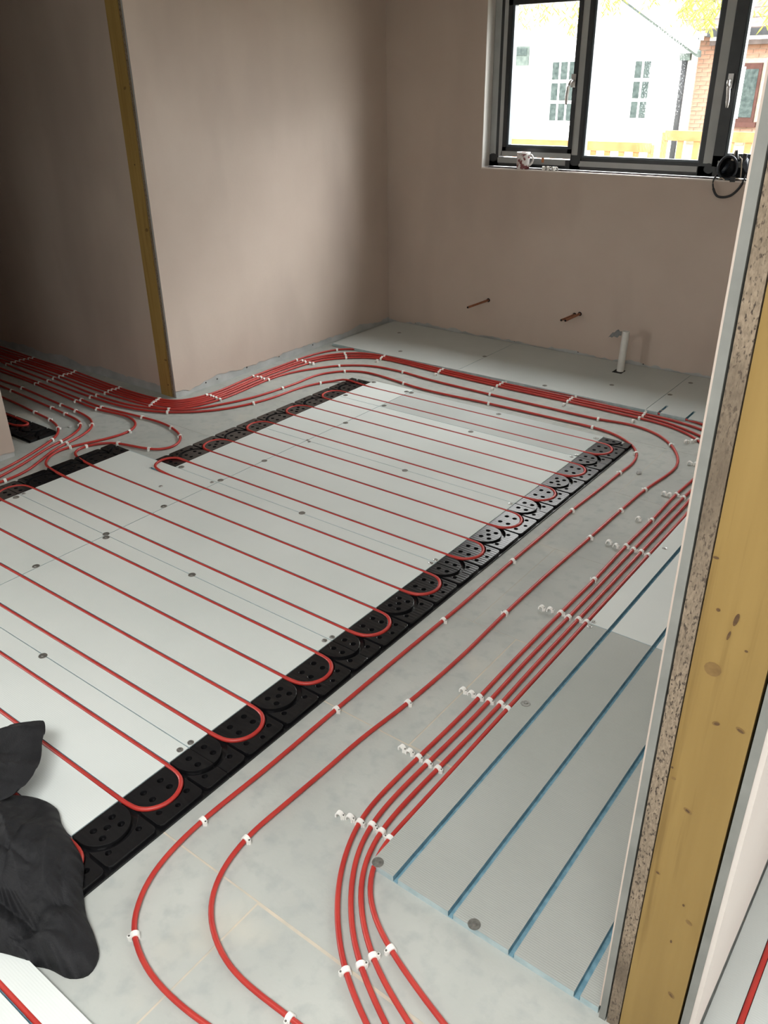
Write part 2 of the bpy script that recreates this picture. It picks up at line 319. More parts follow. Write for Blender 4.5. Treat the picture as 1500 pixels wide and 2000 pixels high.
# stump of wall left of the opening, and on towards the garden door
ws = MB(); ws.box(-2.40, XL - .003, -0.4, 1.071, 0, Z1).box(-2.40, XL - .003, -4.2, -1.25, 0, Z1).box(-2.40, XL - .003, -1.25, -0.4, 2.15, Z1)
ws = tag(ws.obj('wall_west_stump', M['pboard']), kind='structure')
skim_strip('plaster_skim', ws, M['plaster'], (XL - .003, -0.4), (XL - .003, 1.071), (1, 0), Z1, .03, .025, seed=31)
skim_strip('plaster_skim', ws, M['plaster'], (XL, 1.071), (-2.40, 1.071), (0, 1), Z1, .03, .025, seed=33)
# right-hand partition: its end with all its layers faces the camera
we = empty('wall_east', (0, 0, 0)); tag(we, kind='structure')
def strip(name, mat, x0, x1, y0=YP, z0=0.0): return MB().box(x0, x1, y0, YF + .003, z0, Z1).obj(name, mat, we)
skim_strip('plaster_skim', we, M['plaster'], (XP0 + .003, YP + .001), (XP0 + .003, YF), (-1, 0), Z1, .035, .03, seed=41)
strip('plasterboard', M['pbedge'], XP0 + .003, XP0 + .0155)
strip('chipboard', M['chip'], XP0 + .0185, XP0 + .0405, YP + .001)
st = strip('timber_stud', M['timber'], XP0 + .0425, XP0 + .140, YP + .002)
strip('plasterboard', M['pbedge'], XP0 + .1445, XP0 + .158)
MB().box(XP0 + .0155, XP0 + .0425, YP + .03, YF, 0, Z1).box(XP0 + .14, XP0 + .1445, YP + .03, YF, 0, Z1).obj('core_packing', M['hole'], we)
skim_strip('plaster_skim', we, M['skim'], (XP1 - .008, YP + .001), (XP1 - .008, YF), (1, 0), Z1, .026, .012, .008, seed=43)
knots(st, [(1.263, .882, .012, .012, 0), (1.283, .793, .006, .004, .5), (1.271, .609, .0075, .0045, -.5), (1.246, .450, .005, .0035, -.4), (1.31, .375, .0065, .004, -.6), (1.31, .179, .008, .005, -.9), (1.316, .798, .007, .004, -.4), (1.330, 1.113, .006, .006, 0), (1.241, .66, .004, .003, 0), (1.254, .979, .003, .003, 0)], YP + .002, M['knot2'])
knots(st, [(1.284, .793, .004, .0025, .4), (1.3165, .797, .005, .0022, -.4), (1.271, .609, .004, .002, -.5), (1.246, .450, .0028, .002, -.4), (1.296, .408, .002, .003, 0), (1.279, .973, .003, .011, -.15), (1.274, .945, .0018, .008, -.15), (1.254, .979, .0025, .0025, 0), (1.300, .93, .0025, .002, 0), (1.238, 1.056, .004, .002, 0), (1.331, 1.113, .003, .004, 0), (1.236, .68, .002, .002, .3), (1.29, .31, .0018, .004, 0), (1.31, .178, .004, .002, -.9)], YP + .0016, M['knot'])
# rest of the camera's room
tag(MB().box(XP1, 4.4, 4.1, 4.3, 0, Z1).obj('wall_room_end', M['plaster']), kind='structure')
sw = MB(); sw.box(4.2, 4.35, -4.2, -3.95, 0, Z1).box(4.2, 4.35, -3.95, -0.10, 0, Z1).box(4.2, 4.35, 1.0, 4.2, 0, Z1).box(4.2, 4.35, -0.1, 1.0, -.1, .90).box(4.2, 4.35, -0.1, 1.0, 2.1, Z1)
tag(sw.obj('wall_room_side', M['plaster']), kind='structure')
tag(MB().box(-2.4, 4.35, -4.35, -4.2, 0, Z1).obj('wall_south', M['plaster']), kind='structure')

# ------------------------------------------------------------ insulation boards with pipe channels
BT = 0.018; GW = 0.0135
def board_mesh(x0, x1, y0, y1, grooves, axis='X', depth=0.0145, ends=None):
    """board profile across the grooves, run along the groove axis; mats: 0 top, 1 foam, 2 edge"""
    mb = MB()
    a0, a1, b0, b1 = (x0, x1, y0, y1) if axis == 'X' else (y0, y1, x0, x1)
    P = lambda a, b, z: (a, b, z) if axis == 'X' else (b, a, z)
    prof = [(b0, 0, 2), (b0, BT, 0)]
    for g in sorted(grooves):
        if b0 + GW < g < b1 - GW: prof += [(g - GW / 2, BT, 1), (g - GW / 2 + .001, BT - depth, 1), (g + GW / 2 - .001, BT - depth, 1), (g + GW / 2, BT, 0)]
    prof += [(b1, BT, 2), (b1, 0, 2)]
    n = len(prof); vs = [P(a0, b, z) for b, z, _ in prof] + [P(a1, b, z) for b, z, _ in prof]
    for k in range(n - 1): mb.add([vs[k], vs[k + 1], vs[n + k + 1], vs[n + k]], [(0, 1, 2, 3)], prof[k][2])
    # end faces, as strips
    for e in (0, n):
        prev = b0
        for g in [g for g in sorted(grooves) if b0 + GW < g < b1 - GW] + [None]:
            q = b1 if g is None else g - GW / 2
            A = a0 if e == 0 else a1
            mb.add([P(A, prev, 0), P(A, q, 0), P(A, q, BT), P(A, prev, BT)], [(0, 1, 2, 3)], 2)
            if g is not None:
                mb.add([P(A, q, 0), P(A, g + GW / 2, 0), P(A, g + GW / 2, BT - depth), P(A, q, BT - depth)], [(0, 1, 2, 3)], 2); prev = g + GW / 2
    return mb
washer_big = MB().lathe([(0.0001, .0024), (.005, .0024), (.006, .0008), (.010, .0016), (.0135, .0012), (.0142, 0)], (0, 0, 0), 18).mesh('fixing_washer', M['dsteel'], R(40))
washer_small = MB().lathe([(0.0001, .0024), (.004, .0024), (.005, .0008), (.0085, .0016), (.0095, 0)], (0, 0, 0), 16).mesh('fixing_washer', M['steel'], R(40))
screwhead = MB().lathe([(0.0001, .0026), (.0030, .0032), (.0042, .0028), (.0046, .0012)], (0, 0, 0), 10).mesh('screw', M['dsteel'], R(40))
WASH = [(-1.368, 1.246, 0), (-1.196, 1.448, 1), (-1.197, .83, 1), (-.677, .826, 1), (-.678, 1.427, 1), (-.689, .221, 1), (-.014, .205, 0), (-.012, .241, 0), (-1.455, 1.44, 1), (-1.186, 1.72, 1), (-1.182, 2.323, 1),
        (-1.465, 2.93, 1), (-1.172, 2.646, 1), (-1.206, 2.906, 1), (-1.172, 2.906, 1), (-.576, 2.021, 1), (-.579, 2.60, 1), (-.59, 2.90, 1), (-.022, 2.61, 0), (-.024, 2.889, 1), (-.011, 2.64, 0),
        (-.013, 1.44, 0), (-.014, 1.41, 0), (-.014, 2.01, 0), (-.02, .81, 0), (-.012, .839, 0), (-1.2, 1.126, 1), (-1.202, .52, 1), (-1.172, .812, 1), (-1.457, 2.655, 1), (-1.188, 2.03, 0), (-1.167, 2.02, 0), (-1.212, 1.41, 0),
        (.648, 2.026, 2), (.634, 1.417, 0), (.636, 1.385, 0), (.649, .926, 1), (.901, .236, 3), (.639, .238, 1),
        (-1.981, 3.891, 1), (-1.709, 3.532, 1), (-1.19, 3.751, 1), (-.605, 3.459, 1), (.045, 3.723, 1), (.097, 3.45, 0), (.071, 3.989, 1), (-.29, 3.692, 1), (-1.80, .80, 1), (-1.805, .84, 0)]
GX = [0.15 * k for k in range(-7, 21)]
BOARDS = [
 ('board', -1.188, -.0015, .2265, .8235, 'pale insulation board, whole, second from the jacket in its row'),
 ('board', -1.188, -.0015, .8265, 1.4235, 'pale insulation board, whole, third from the jacket beside the black plates'),
 ('board', -1.188, -.0015, 1.4265, 2.0235, 'pale insulation board, whole, fourth from the jacket beside the black plates'),
 ('board', -1.188, -.0015, 2.0265, 2.6235, 'pale insulation board next to the narrower darker strip of board'),
 ('board_mid', -1.188, -.0015, 2.6265, 2.930, 'narrow darker grey board strip at the far end of the piped area'),
 ('board', -1.188, -.0015, -.3735, .2235, 'pale insulation board partly under the black jacket'),
 ('board', -1.480, -1.1915, 1.4265, 2.0235, 'short pale board beside the step in the black plates'),
 ('board', -1.480, -1.1915, 2.0265, 2.6235, 'short pale board between the stepped board and the far corner board'),
 ('board', -1.480, -1.1915, 2.6265, 2.950, 'small pale board at the far hall-side corner of the piped area'),
 ('board', -1.820, -1.1915, .8265, 1.4235, 'pale board with a bare blue edge by the looping hall pipe'),
 ('board', -1.820, -1.1915, .2265, .8235, 'pale board below the wall stump, beside hall-side black plates'),
 ('board', -1.820, -1.1915, -.3735, .2235, 'pale board of the hall-side column that runs out of the picture'),
 ('board', -.75, .55, -.975, -.384, 'pale board corner in front of the black jacket'),
]
boards = []
for mt, x0, x1, y0, y1, lab in BOARDS:
    o = board_mesh(x0, x1, y0, y1, GX).obj('insulation_board', [M[mt], M['blue'], M['paleblue']])
    tag(o, lab, 'floor board', 'boards of the piped area'); boards.append((x0, x1, y0, y1, o))
    if lab.startswith('pale board with a bare'):
        MB().box(x0, -1.574, 1.35 - GW / 2, 1.35 + GW / 2, 0.001, BT).obj('channel_filler', M['board'], o); MB().box(x0 + .002, -1.59, y1 - .004, y1 - .0005, 0.001, BT + .0004).obj('bare_edge', M['paleblue'], o)
CH = [.697, .846, .996, 1.144]
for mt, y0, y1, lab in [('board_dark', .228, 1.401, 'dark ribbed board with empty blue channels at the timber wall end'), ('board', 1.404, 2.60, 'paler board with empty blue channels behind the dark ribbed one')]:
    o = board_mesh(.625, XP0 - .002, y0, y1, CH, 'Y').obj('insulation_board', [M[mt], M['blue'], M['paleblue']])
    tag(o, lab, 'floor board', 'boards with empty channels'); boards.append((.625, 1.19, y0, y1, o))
for x0, x1, g, lab in [(-2.205, -1.182, [], 'plain grey board in the far corner under the window'), (-1.179, .022, [], 'plain grey board with the white waste pipe standing in it'), (.025, 1.185, [.098, .248, .398], 'grey board with short channel ends, beside the waste pipe board')]:
    mb = board_mesh(x0, x1, 3.415, 3.540, g, 'Y'); mb2 = board_mesh(x0, x1, 3.540, 4.132, [], 'Y'); mb.add(mb2.v, mb2.f, 0); k = len(mb2.f); mb.mi[-k:] = mb2.mi
    o = mb.obj('insulation_board', [M['board_mid'], M['blue'], M['paleblue']]); tag(o, lab, 'floor board', 'boards along the window wall'); boards.append((x0, x1, 3.415, 4.132, o))
o = board_mesh(XP1 + .004, 1.95, -.35, 1.6, [1.418, 1.568, 1.718, 1.868], 'Y').obj('insulation_board', [M['board_mid'], M['blue'], M['paleblue']]); tag(o, 'ribbed board on the other side of the timber wall end', 'floor board')
for x, y, k in WASH:
    for x0, x1, y0, y1, b in boards:
        if x0 <= x <= x1 and y0 - .003 <= y <= y1 + .003:
            wsh = link('fixing_washer', washer_big if k in (1, 3) else washer_small, b, (x, y, BT + .0002)); link('screw', screwhead, wsh)
            break

# ------------------------------------------------------------ black return plates
def flat(outer, holes, z0, z1, bev=0.0012):
    """solid with real holes from a filled 2D curve"""
    cu = bpy.data.curves.new('flat', 'CURVE'); cu.dimensions = '2D'; cu.fill_mode = 'BOTH'
    for lp in [outer] + holes:
        s = cu.splines.new('POLY'); s.points.add(len(lp) - 1); s.use_cyclic_u = True
        for p, q in zip(s.points, lp): p.co = (q[0], q[1], 0, 1)
    cu.extrude = (z1 - z0) / 2 - bev; cu.bevel_depth = bev; cu.bevel_resolution = 1; cu.offset = -bev
    t = bpy.data.objects.new('flat', cu); COL.objects.link(t); dg = bpy.context.evaluated_depsgraph_get(); dg.update()
    me = bpy.data.meshes.new_from_object(t.evaluated_get(dg)); bpy.data.objects.remove(t); bpy.data.curves.remove(cu)
    me.transform(Matrix.Translation((0, 0, (z0 + z1) / 2))); me.materials.clear(); me.materials.append(M['black'])
    me.shade_auto(R(35)); return me
def circ(x, y, r, n=14): return [(x + r * cos(2 * pi * k / n), y + r * sin(2 * pi * k / n)) for k in range(n)]
def arc(cx, cy, r, a0, a1, n): return [(cx + r * cos(a0 + (a1 - a0) * k / n), cy + r * sin(a0 + (a1 - a0) * k / n)) for k in range(n + 1)]
RD, CX = .0670, .030
disc = [(.001, -RD)] + arc(CX, 0, RD, -pi / 2, pi / 2, 26) + [(.001, RD)]
hlow = [(.001, 0.001)] + [(CX + RD, .001)] + arc(CX, 0, RD, .02, pi / 2, 14) + [(.001, RD)]
four = [(.030, .027), (.030, -.027), (.066, .027), (.066, -.027)]
dm = {4: flat(disc, [circ(*p, .0088) for p in four], .003, BT), 5: flat(disc, [circ(*p, .0088) for p in four + [(.048, 0)]], .003, BT),
      'h': flat(hlow, [circ(*p, .0088) for p in four if p[1] > 0], .003, BT), 'l': flat([(x, -y) for x, y in hlow][::-1], [circ(*p, .0088) for p in four if p[1] < 0], .003, BT)}
RG = .0825; th = math.asin(.071 / RG)
def blk(a0, a1, lo, hi): return arc(CX, 0, RG, a0, a1, 16)
full = arc(CX, 0, RG, th, -th, 22) + [(.138, -.071), (.145, -.068), (.149, -.060), (.149, .060), (.145, .068), (.138, .071)]
half = arc(CX, 0, RG, th, .012, 12) + [(.149, .001), (.149, .060), (.145, .068), (.138, .071)]
bmesh_ = {2: flat(full, [circ(.112, .044, .008), circ(.112, -.044, .008)], .003, BT - .001), 3: flat(full, [circ(.112, .044, .008), circ(.112, -.044, .008), circ(.131, 0, .007)], .003, BT - .001),
          'h': flat(half, [circ(.112, .044, .008)], .003, BT - .001), 'l': flat([(x, -y) for x, y in half][::-1], [circ(.112, -.044, .008)], .003, BT - .001)}
plate_base = {}
plate_screw = MB().lathe([(0.0001, .0035), (.004, .003), (.0065, .0005), (.0068, 0)], (0, 0, .003), 12).mesh('screw', M['steel'], R(40))
def plate(x, y0, length, flip, label, group):
    """a run of return discs starting at y0; inner edge at x; flip mirrors it to face the other way"""
    t = empty('return_plate', (x, y0, 0)); tag(t, label, 'return plate', group)
    sgn = -1 if flip else 1
    key = round(length, 3)
    MB().box(.0005, .157, .001, length - .001, 0, .0032).box(.1545, .157, .001, length - .001, .003, .006).obj('base_plate', M['black'], t)
    n = int(round(length / .15)); seq = []
    for k in range(n + 1):
        yc = .15 * k
        kind = 'h' if k == 0 else ('l' if abs(yc - length) < .02 else (5 if k == 2 else 4))
        if kind == 4 and yc + .07 > length + .01: continue
        d = link('return_disc', dm[kind], t, (0, yc, 0)); link('outer_block', bmesh_[{4: 3, 5: 2}.get(kind, kind)], t, (0, yc, 0))
        if kind == 5: link('screw', plate_screw, d, (.048, 0, 0))
    if flip: t.rotation_euler.z = pi; t.location = (x, y0 + length, 0)
    return t
for y0, ln, lab in [(-.375, .6, 'black return plate half hidden by the black jacket'), (.225, .6, 'black return plate just clear of the jacket beside pale boards'), (.825, .6, 'black return plate third from the jacket in the long run'),
                    (1.425, .6, 'black return plate fourth from the jacket, catching window glare'), (2.025, .6, 'black return plate fifth from the jacket in the long run'), (2.625, .3, 'short cut black return plate ending the long run near the window')]:
    plate(0, y0, ln, False, lab, 'black return plates on the open side')
for x, y0, ln, lab in [(-1.82, .225, .6, 'black return plate at the picture edge below the wall stump'), (-1.82, .825, .6, 'black return plate with two pipes leaving over it toward the hall'),
                       (-1.48, 1.425, .6, 'black return plate at the step, under the overhanging loop'), (-1.48, 2.025, .6, 'middle black return plate of the hall-side far run'), (-1.48, 2.625, .3, 'short black return plate where a single pipe joins the far boards')]:
    plate(x, y0, ln, True, lab, 'black return plates on the hall side')
t = plate(-2.70, 1.16, .6, False, 'black return plate on the hall floor behind the wall stump', 'black return plates in the hall')
t.rotation_euler.z = R(-90); t.location = (-2.95, 1.36, 0)
# ------------------------------------------------------------ red heating pipes
PIPES = {
 'a': [(-4.006, 2.057),(-3.662, 2.04),(-3.18, 2.031),(-2.669, 1.997),(-2.324, 2.005),(-2.204, 2.043),(-2.137, 2.218),(-2.166, 2.612),(-2.171, 3.024),(-2.168, 3.142),(-2.148, 3.248),(-2.108, 3.347),(-2.036, 3.419),(-1.938, 3.443),(-1.768, 3.452),(-1.28, 3.437),(-0.838, 3.423),(-0.387, 3.42),(0.022, 3.423),(0.188, 3.424),(0.344, 3.411),(0.414, 3.367),(0.478, 3.269),(0.534, 3.112),(0.577, 2.908),(0.604, 2.67),(0.613, 2.415),(0.6123, 1.971),(0.6116, 1.421),(0.6126, 1.139),(0.613, 0.848),(0.6147, 0.55),(0.614, 0.32),(0.614, 0.26),(0.629, 0.213),(0.653, 0.175),(0.685, 0.143),(0.733, 0.113),(0.785, 0.087),(0.868, 0.057),(0.962, 0.026),(0.995, 0.018)],
 'b': [(-3.995, 2.02),(-3.671, 2.016),(-3.166, 1.999),(-2.664, 1.972),(-2.31, 1.978),(-2.181, 2.023),(-2.108, 2.221),(-2.131, 2.616),(-2.131, 3.035),(-2.074, 3.215),(-2.007, 3.31),(-1.939, 3.371),(-1.759, 3.412),(-1.277, 3.396),(-0.841, 3.383),(-0.391, 3.381),(0.029, 3.377),(0.184, 3.375),(0.368, 3.33),(0.423, 3.303),(0.474, 3.222),(0.519, 3.094),(0.552, 2.927),(0.574, 2.732),(0.581, 2.523),(0.5813, 1.965),(0.5823, 1.42),(0.5823, 1.117),(0.5865, 0.837),(0.5819, 0.576),(0.5798, 0.439),(0.583, 0.321),(0.6, 0.239),(0.63, 0.18),(0.668, 0.131),(0.72, 0.083),(0.769, 0.049),(0.835, 0.015),(0.91, -0.013),(0.939, -0.024)],
 'c': [(-3.967, 1.988),(-3.675, 1.986),(-3.168, 1.973),(-2.673, 1.948),(-2.3, 1.952),(-2.155, 2.001),(-2.08, 2.216),(-2.109, 2.622),(-2.099, 3.03),(-2.048, 3.184),(-1.97, 3.273),(-1.906, 3.331),(-1.753, 3.382),(-1.277, 3.368),(-0.839, 3.35),(-0.389, 3.349),(0.034, 3.345),(0.148, 3.332),(0.27, 3.295),(0.391, 3.239),(0.434, 3.218),(0.474, 3.158),(0.508, 3.062),(0.534, 2.938),(0.55, 2.792),(0.556, 2.636),(0.551, 2.518),(0.5499, 1.966),(0.5506, 1.569),(0.5506, 1.42),(0.5499, 1.092),(0.5538, 0.811),(0.5489, 0.578),(0.5464, 0.49),(0.5461, 0.404),(0.5513, 0.319),(0.575, 0.239),(0.612, 0.172),(0.664, 0.103),(0.71, 0.056),(0.757, 0.022),(0.811, -0.011),(0.872, -0.041),(0.9, -0.054)],
 'd': [(-3.927, 1.965),(-3.684, 1.961),(-3.178, 1.951),(-2.671, 1.923),(-2.289, 1.933),(-2.129, 1.979),(-2.056, 2.215),(-2.073, 2.629),(-2.058, 3.025),(-2.015, 3.146),(-1.932, 3.237),(-1.874, 3.291),(-1.743, 3.355),(-1.268, 3.336),(-0.84, 3.319),(-0.387, 3.317),(0.03, 3.303),(0.162, 3.294),(0.285, 3.253),(0.363, 3.209),(0.424, 3.14),(0.474, 3.089),(0.495, 3.029),(0.511, 2.95),(0.522, 2.858),(0.525, 2.76),(0.514, 2.522),(0.5183, 2.235),(0.5159, 1.971),(0.5208, 1.677),(0.5172, 1.413),(0.5176, 1.075),(0.5218, 0.788),(0.5169, 0.579),(0.5145, 0.459),(0.5151, 0.384),(0.5208, 0.312),(0.55, 0.231),(0.588, 0.154),(0.641, 0.085),(0.698, 0.027),(0.741, -0.006),(0.789, -0.037),(0.842, -0.063),(0.871, -0.076)],
 'e': [(-3.872, 1.933),(-3.679, 1.929),(-3.17, 1.914),(-2.676, 1.89),(-2.27, 1.904),(-2.139, 1.932),(-2.058, 2.049),(-2.021, 2.208),(-2.044, 2.634),(-2.034, 2.744),(-1.998, 2.864),(-1.945, 2.965),(-1.865, 3.084),(-1.778, 3.154),(-1.677, 3.202),(-1.452, 3.212),(-1.272, 3.189),(-0.803, 3.17),(-0.433, 3.165),(-0.139, 3.165),(0.021, 3.188),(0.097, 3.178),(0.2, 3.137),(0.302, 3.045),(0.369, 2.942),(0.398, 2.874),(0.414, 2.8),(0.413, 2.716),(0.389, 2.507),(0.38, 2.243),(0.375, 1.953),(0.367, 1.613),(0.367, 1.301),(0.374, 1.01),(0.366, 0.738),(0.348, 0.528),(0.346, 0.401),(0.34, 0.249),(0.337, 0.108),(0.358, 0.011),(0.393, -0.054),(0.42, -0.082),(0.454, -0.106),(0.528, -0.137),(0.601, -0.146),(0.671, -0.144),(0.717, -0.142),(0.76, -0.142)],
 'f': [(-3.806, 1.895),(-3.681, 1.9),(-3.177, 1.878),(-2.671, 1.839),(-2.351, 1.852),(-2.138, 1.928),(-2.041, 1.996),(-1.958, 2.15),(-1.891, 2.342),(-1.862, 2.572),(-1.855, 2.676),(-1.854, 2.87),(-1.766, 3.018),(-1.647, 3.076),(-1.509, 3.071),(-1.339, 3.043),(-1.155, 3.02),(-0.731, 3.035),(-0.368, 3.04),(-0.113, 3.04),(-0.004, 3.024),(0.083, 2.981),(0.158, 2.921),(0.205, 2.852),(0.222, 2.807),(0.236, 2.701),(0.229, 2.605),(0.224, 2.376),(0.215, 2.124),(0.216, 1.863),(0.216, 1.616),(0.22, 1.251),(0.219, 1.141),(0.216, 0.898),(0.215, 0.591),(0.216, 0.305),(0.211, 0.086),(0.22, -0.025),(0.24, -0.105),(0.273, -0.163),(0.3, -0.195),(0.325, -0.214),(0.367, -0.233),(0.426, -0.25),(0.497, -0.255),(0.574, -0.252),(0.629, -0.245)],
 'g': [(-3.774, 1.876),(-3.675, 1.861),(-3.159, 1.825),(-2.675, 1.801),(-2.348, 1.814),(-2.107, 1.896),(-1.915, 2.071),(-1.821, 2.272),(-1.793, 2.421),(-1.781, 2.626),(-1.741, 2.756),(-1.692, 2.842),(-1.636, 2.879)],
 'l': [(-3.632, 1.793),(-3.169, 1.771),(-2.683, 1.742),(-2.476, 1.73),(-2.316, 1.749),(-2.16, 1.766),(-2.004, 1.774),(-1.91, 1.76),(-1.829, 1.736),(-1.78, 1.711),(-1.74, 1.681),(-1.703, 1.629),(-1.692, 1.571),(-1.718, 1.528),(-1.775, 1.503),(-1.877, 1.479),(-1.962, 1.462),(-2.023, 1.433),(-2.055, 1.379),(-2.065, 1.338),(-2.072, 1.307),(-2.064, 1.277),(-2.033, 1.243),(-1.996, 1.222)],
 'm': [(-3.572, 1.758),(-3.171, 1.747),(-2.687, 1.708),(-2.472, 1.697),(-2.364, 1.712),(-2.256, 1.727),(-2.179, 1.719),(-2.103, 1.683),(-2.059, 1.637),(-2.044, 1.592),(-2.05, 1.507),(-2.076, 1.421),(-2.099, 1.361),(-2.125, 1.289),(-2.132, 1.225),(-2.109, 1.164),(-2.071, 1.116),(-2.025, 1.082),(-1.975, 1.064)],
 'n': [(-3.406, 1.661),(-3.167, 1.657),(-2.705, 1.623),(-2.549, 1.613),(-2.444, 1.6),(-2.365, 1.581),(-2.305, 1.549),(-2.25, 1.501),(-2.217, 1.444),(-2.193, 1.376),(-2.178, 1.305),(-2.161, 1.23),(-2.104, 1.122),(-2.045, 1.013),(-2.027, 0.939),(-2.025, 0.873),(-2.031, 0.782),(-2.029, 0.638)],
 'o': [(-3.306, 1.602),(-3.173, 1.593),(-2.706, 1.562),(-2.557, 1.549),(-2.45, 1.539),(-2.387, 1.528),(-2.342, 1.505),(-2.293, 1.46),(-2.248, 1.383),(-2.223, 1.3),(-2.203, 1.214),(-2.133, 1.049),(-2.107, 0.966),(-2.082, 0.886),(-2.071, 0.78),(-2.063, 0.632)],
 'p': [(-3.079, 1.495),(-2.721, 1.465),(-2.562, 1.451),(-2.472, 1.431),(-2.397, 1.403),(-2.34, 1.365),(-2.28, 1.289),(-2.231, 1.18),(-2.173, 1.028),(-2.146, 0.924),(-2.132, 0.789),(-2.117, 0.637)],
}
CLIPS = {
 'a': [(-3.65, 2.033),(-3.169, 2.024),(-2.659, 1.99),(-2.315, 1.998),(-2.129, 2.211),(-2.157, 2.604),(-2.162, 3.014),(-2.099, 3.337),(-1.76, 3.441),(-1.274, 3.426),(-0.833, 3.412),(-0.383, 3.41),(0.025, 3.413),(0.615, 1.954),(0.613, 1.41),(0.613, 0.887),(0.615, 0.32),(0.786, 0.085)],
 'b': [(-3.659, 2.009),(-3.155, 1.992),(-2.654, 1.966),(-2.301, 1.972),(-2.1, 2.213),(-2.122, 2.608),(-2.122, 3.026),(-1.993, 3.29),(-1.751, 3.402),(-1.27, 3.386),(-0.835, 3.373),(-0.387, 3.371),(0.031, 3.37),(0.583, 2.515),(0.581, 1.958),(0.583, 1.414),(0.588, 0.887),(0.582, 0.573),(0.585, 0.319),(0.771, 0.047)],
 'c': [(-3.663, 1.979),(-3.156, 1.967),(-2.662, 1.941),(-2.291, 1.945),(-2.071, 2.209),(-2.1, 2.614),(-2.09, 3.02),(-1.959, 3.257),(-1.745, 3.372),(-1.27, 3.357),(-0.833, 3.34),(-0.384, 3.338),(0.032, 3.331),(0.554, 2.51),(0.55, 1.96),(0.551, 1.414),(0.555, 0.885),(0.547, 0.575),(0.552, 0.317),(0.757, 0.022)],
 'd': [(-3.672, 1.955),(-3.166, 1.944),(-2.661, 1.916),(-2.28, 1.927),(-2.047, 2.208),(-2.065, 2.62),(-2.049, 3.016),(-1.917, 3.218),(-1.735, 3.345),(-1.262, 3.326),(-0.834, 3.309),(-0.382, 3.307),(0.029, 3.291),(0.387, 3.189),(0.517, 2.514),(0.519, 2.227),(0.512, 1.964),(0.526, 1.671),(0.517, 1.408),(0.52, 0.879),(0.516, 0.575),(0.525, 0.311),(0.743, -0.008)],
 'e': [(-3.666, 1.922),(-3.159, 1.907),(-2.665, 1.884),(-2.261, 1.898),(-2.012, 2.201),(-2.035, 2.625),(-1.857, 3.075),(-1.445, 3.202),(-0.797, 3.161),(-0.135, 3.155),(0.305, 3.036),(0.391, 2.498),(0.383, 2.236),(0.378, 1.946),(0.37, 1.296),(0.367, 0.736),(0.34, 0.106),(0.719, -0.144)],
 'f': [(-3.668, 1.894),(-3.166, 1.871),(-2.661, 1.833),(-2.138, 1.929),(-1.854, 2.564),(-1.758, 3.008),(-1.33, 3.03),(-0.726, 3.025),(-0.109, 3.031),(0.209, 2.846),(0.232, 2.597),(0.218, 2.117),(0.217, 1.613),(0.223, 1.136),(0.22, 0.586),(0.212, 0.085),(0.328, -0.215)],
 'g': [(-3.662, 1.854),(-3.148, 1.819),(-2.664, 1.795),(-2.101, 1.891),(-1.813, 2.264),(-1.733, 2.747)],
 'l': [(-3.158, 1.765),(-2.673, 1.736),(-2.464, 1.722),(-2.151, 1.76),(-1.902, 1.754),(-1.773, 1.706),(-1.767, 1.497),(-1.953, 1.456),(-2.057, 1.333)],
 'm': [(-3.159, 1.74),(-2.677, 1.702),(-2.463, 1.691),(-2.036, 1.586),(-2.116, 1.284)],
 'n': [(-3.156, 1.651),(-2.695, 1.617),(-2.539, 1.608),(-2.299, 1.544),(-2.169, 1.3),(-2.017, 0.868)],
 'o': [(-3.161, 1.587),(-2.696, 1.556),(-2.547, 1.544),(-2.341, 1.507),(-2.214, 1.295)],
 'p': [(-2.711, 1.46),(-2.552, 1.445),(-2.389, 1.399),(-2.271, 1.284)],
}
SPARE = [(-1.261, 3.288), (-0.839, 3.257), (-0.38, 3.256), (0.026, 3.242), (-1.727, 3.304), (-2.03, 3.02), (0.348, 3.128), (0.369, 3.153), (0.448, 2.885), (0.476, 2.891), (0.469, 2.503), (0.493, 2.505), (0.468, 2.216), (0.45, 1.963), (0.484, 1.953), (0.451, 1.404), (0.479, 1.41), (0.465, 0.879), (0.493, 0.88), (0.461, 0.577), (0.486, 0.577), (0.472, 0.299), (0.498, 0.307)]

PR = 0.0062
def pipe_obj(pts, label, smooth=3):
    o = MB().tube(pts, PR, 10).obj('heating_pipe', M['pipe'], None, True); tag(o, label, 'heating pipe', 'red heating pipes'); return o
def lay(P, z=.0075, it=6): return relax([Vector((p.x, p.y, z)) for p in catmull([(x, y, 0) for x, y in P])], it)
def ext(P, d=1.6):  # carry the hall pipes on into the hall
    (x0, y0), (x1, y1) = P[0], P[2]; return [(x0 - d, y0 - (y1 - y0) / (x1 - x0) * d * .3)] + P
ZB = .0135
def rowx(k, xa, xb): 
    n = max(2, int(abs(xb - xa) / .06)); return [Vector((xa + (xb - xa) * i / n, .15 * k + .0012 * noise.noise((i * .35, k * 3.7, 0)), ZB)) for i in range(n + 1)]
def uturn(x, k0, k1, side, cxo=.030, z=.0155):
    yc = .15 * (k0 + k1) / 2; s = 1 if k1 > k0 else -1; out = []
    for i in range(1, 22):
        a = -pi / 2 + pi * i / 22; out.append(Vector((x + side * (cxo + .075 * cos(a)), yc + s * .075 * sin(a), z)))
    return out
paths = {k: lay(ext(v), it=18 if k in 'abcd' else 6) for k, v in PIPES.items() if k not in 'glm'}
LL = lambda k: -1.82 if k < 9.5 else -1.48
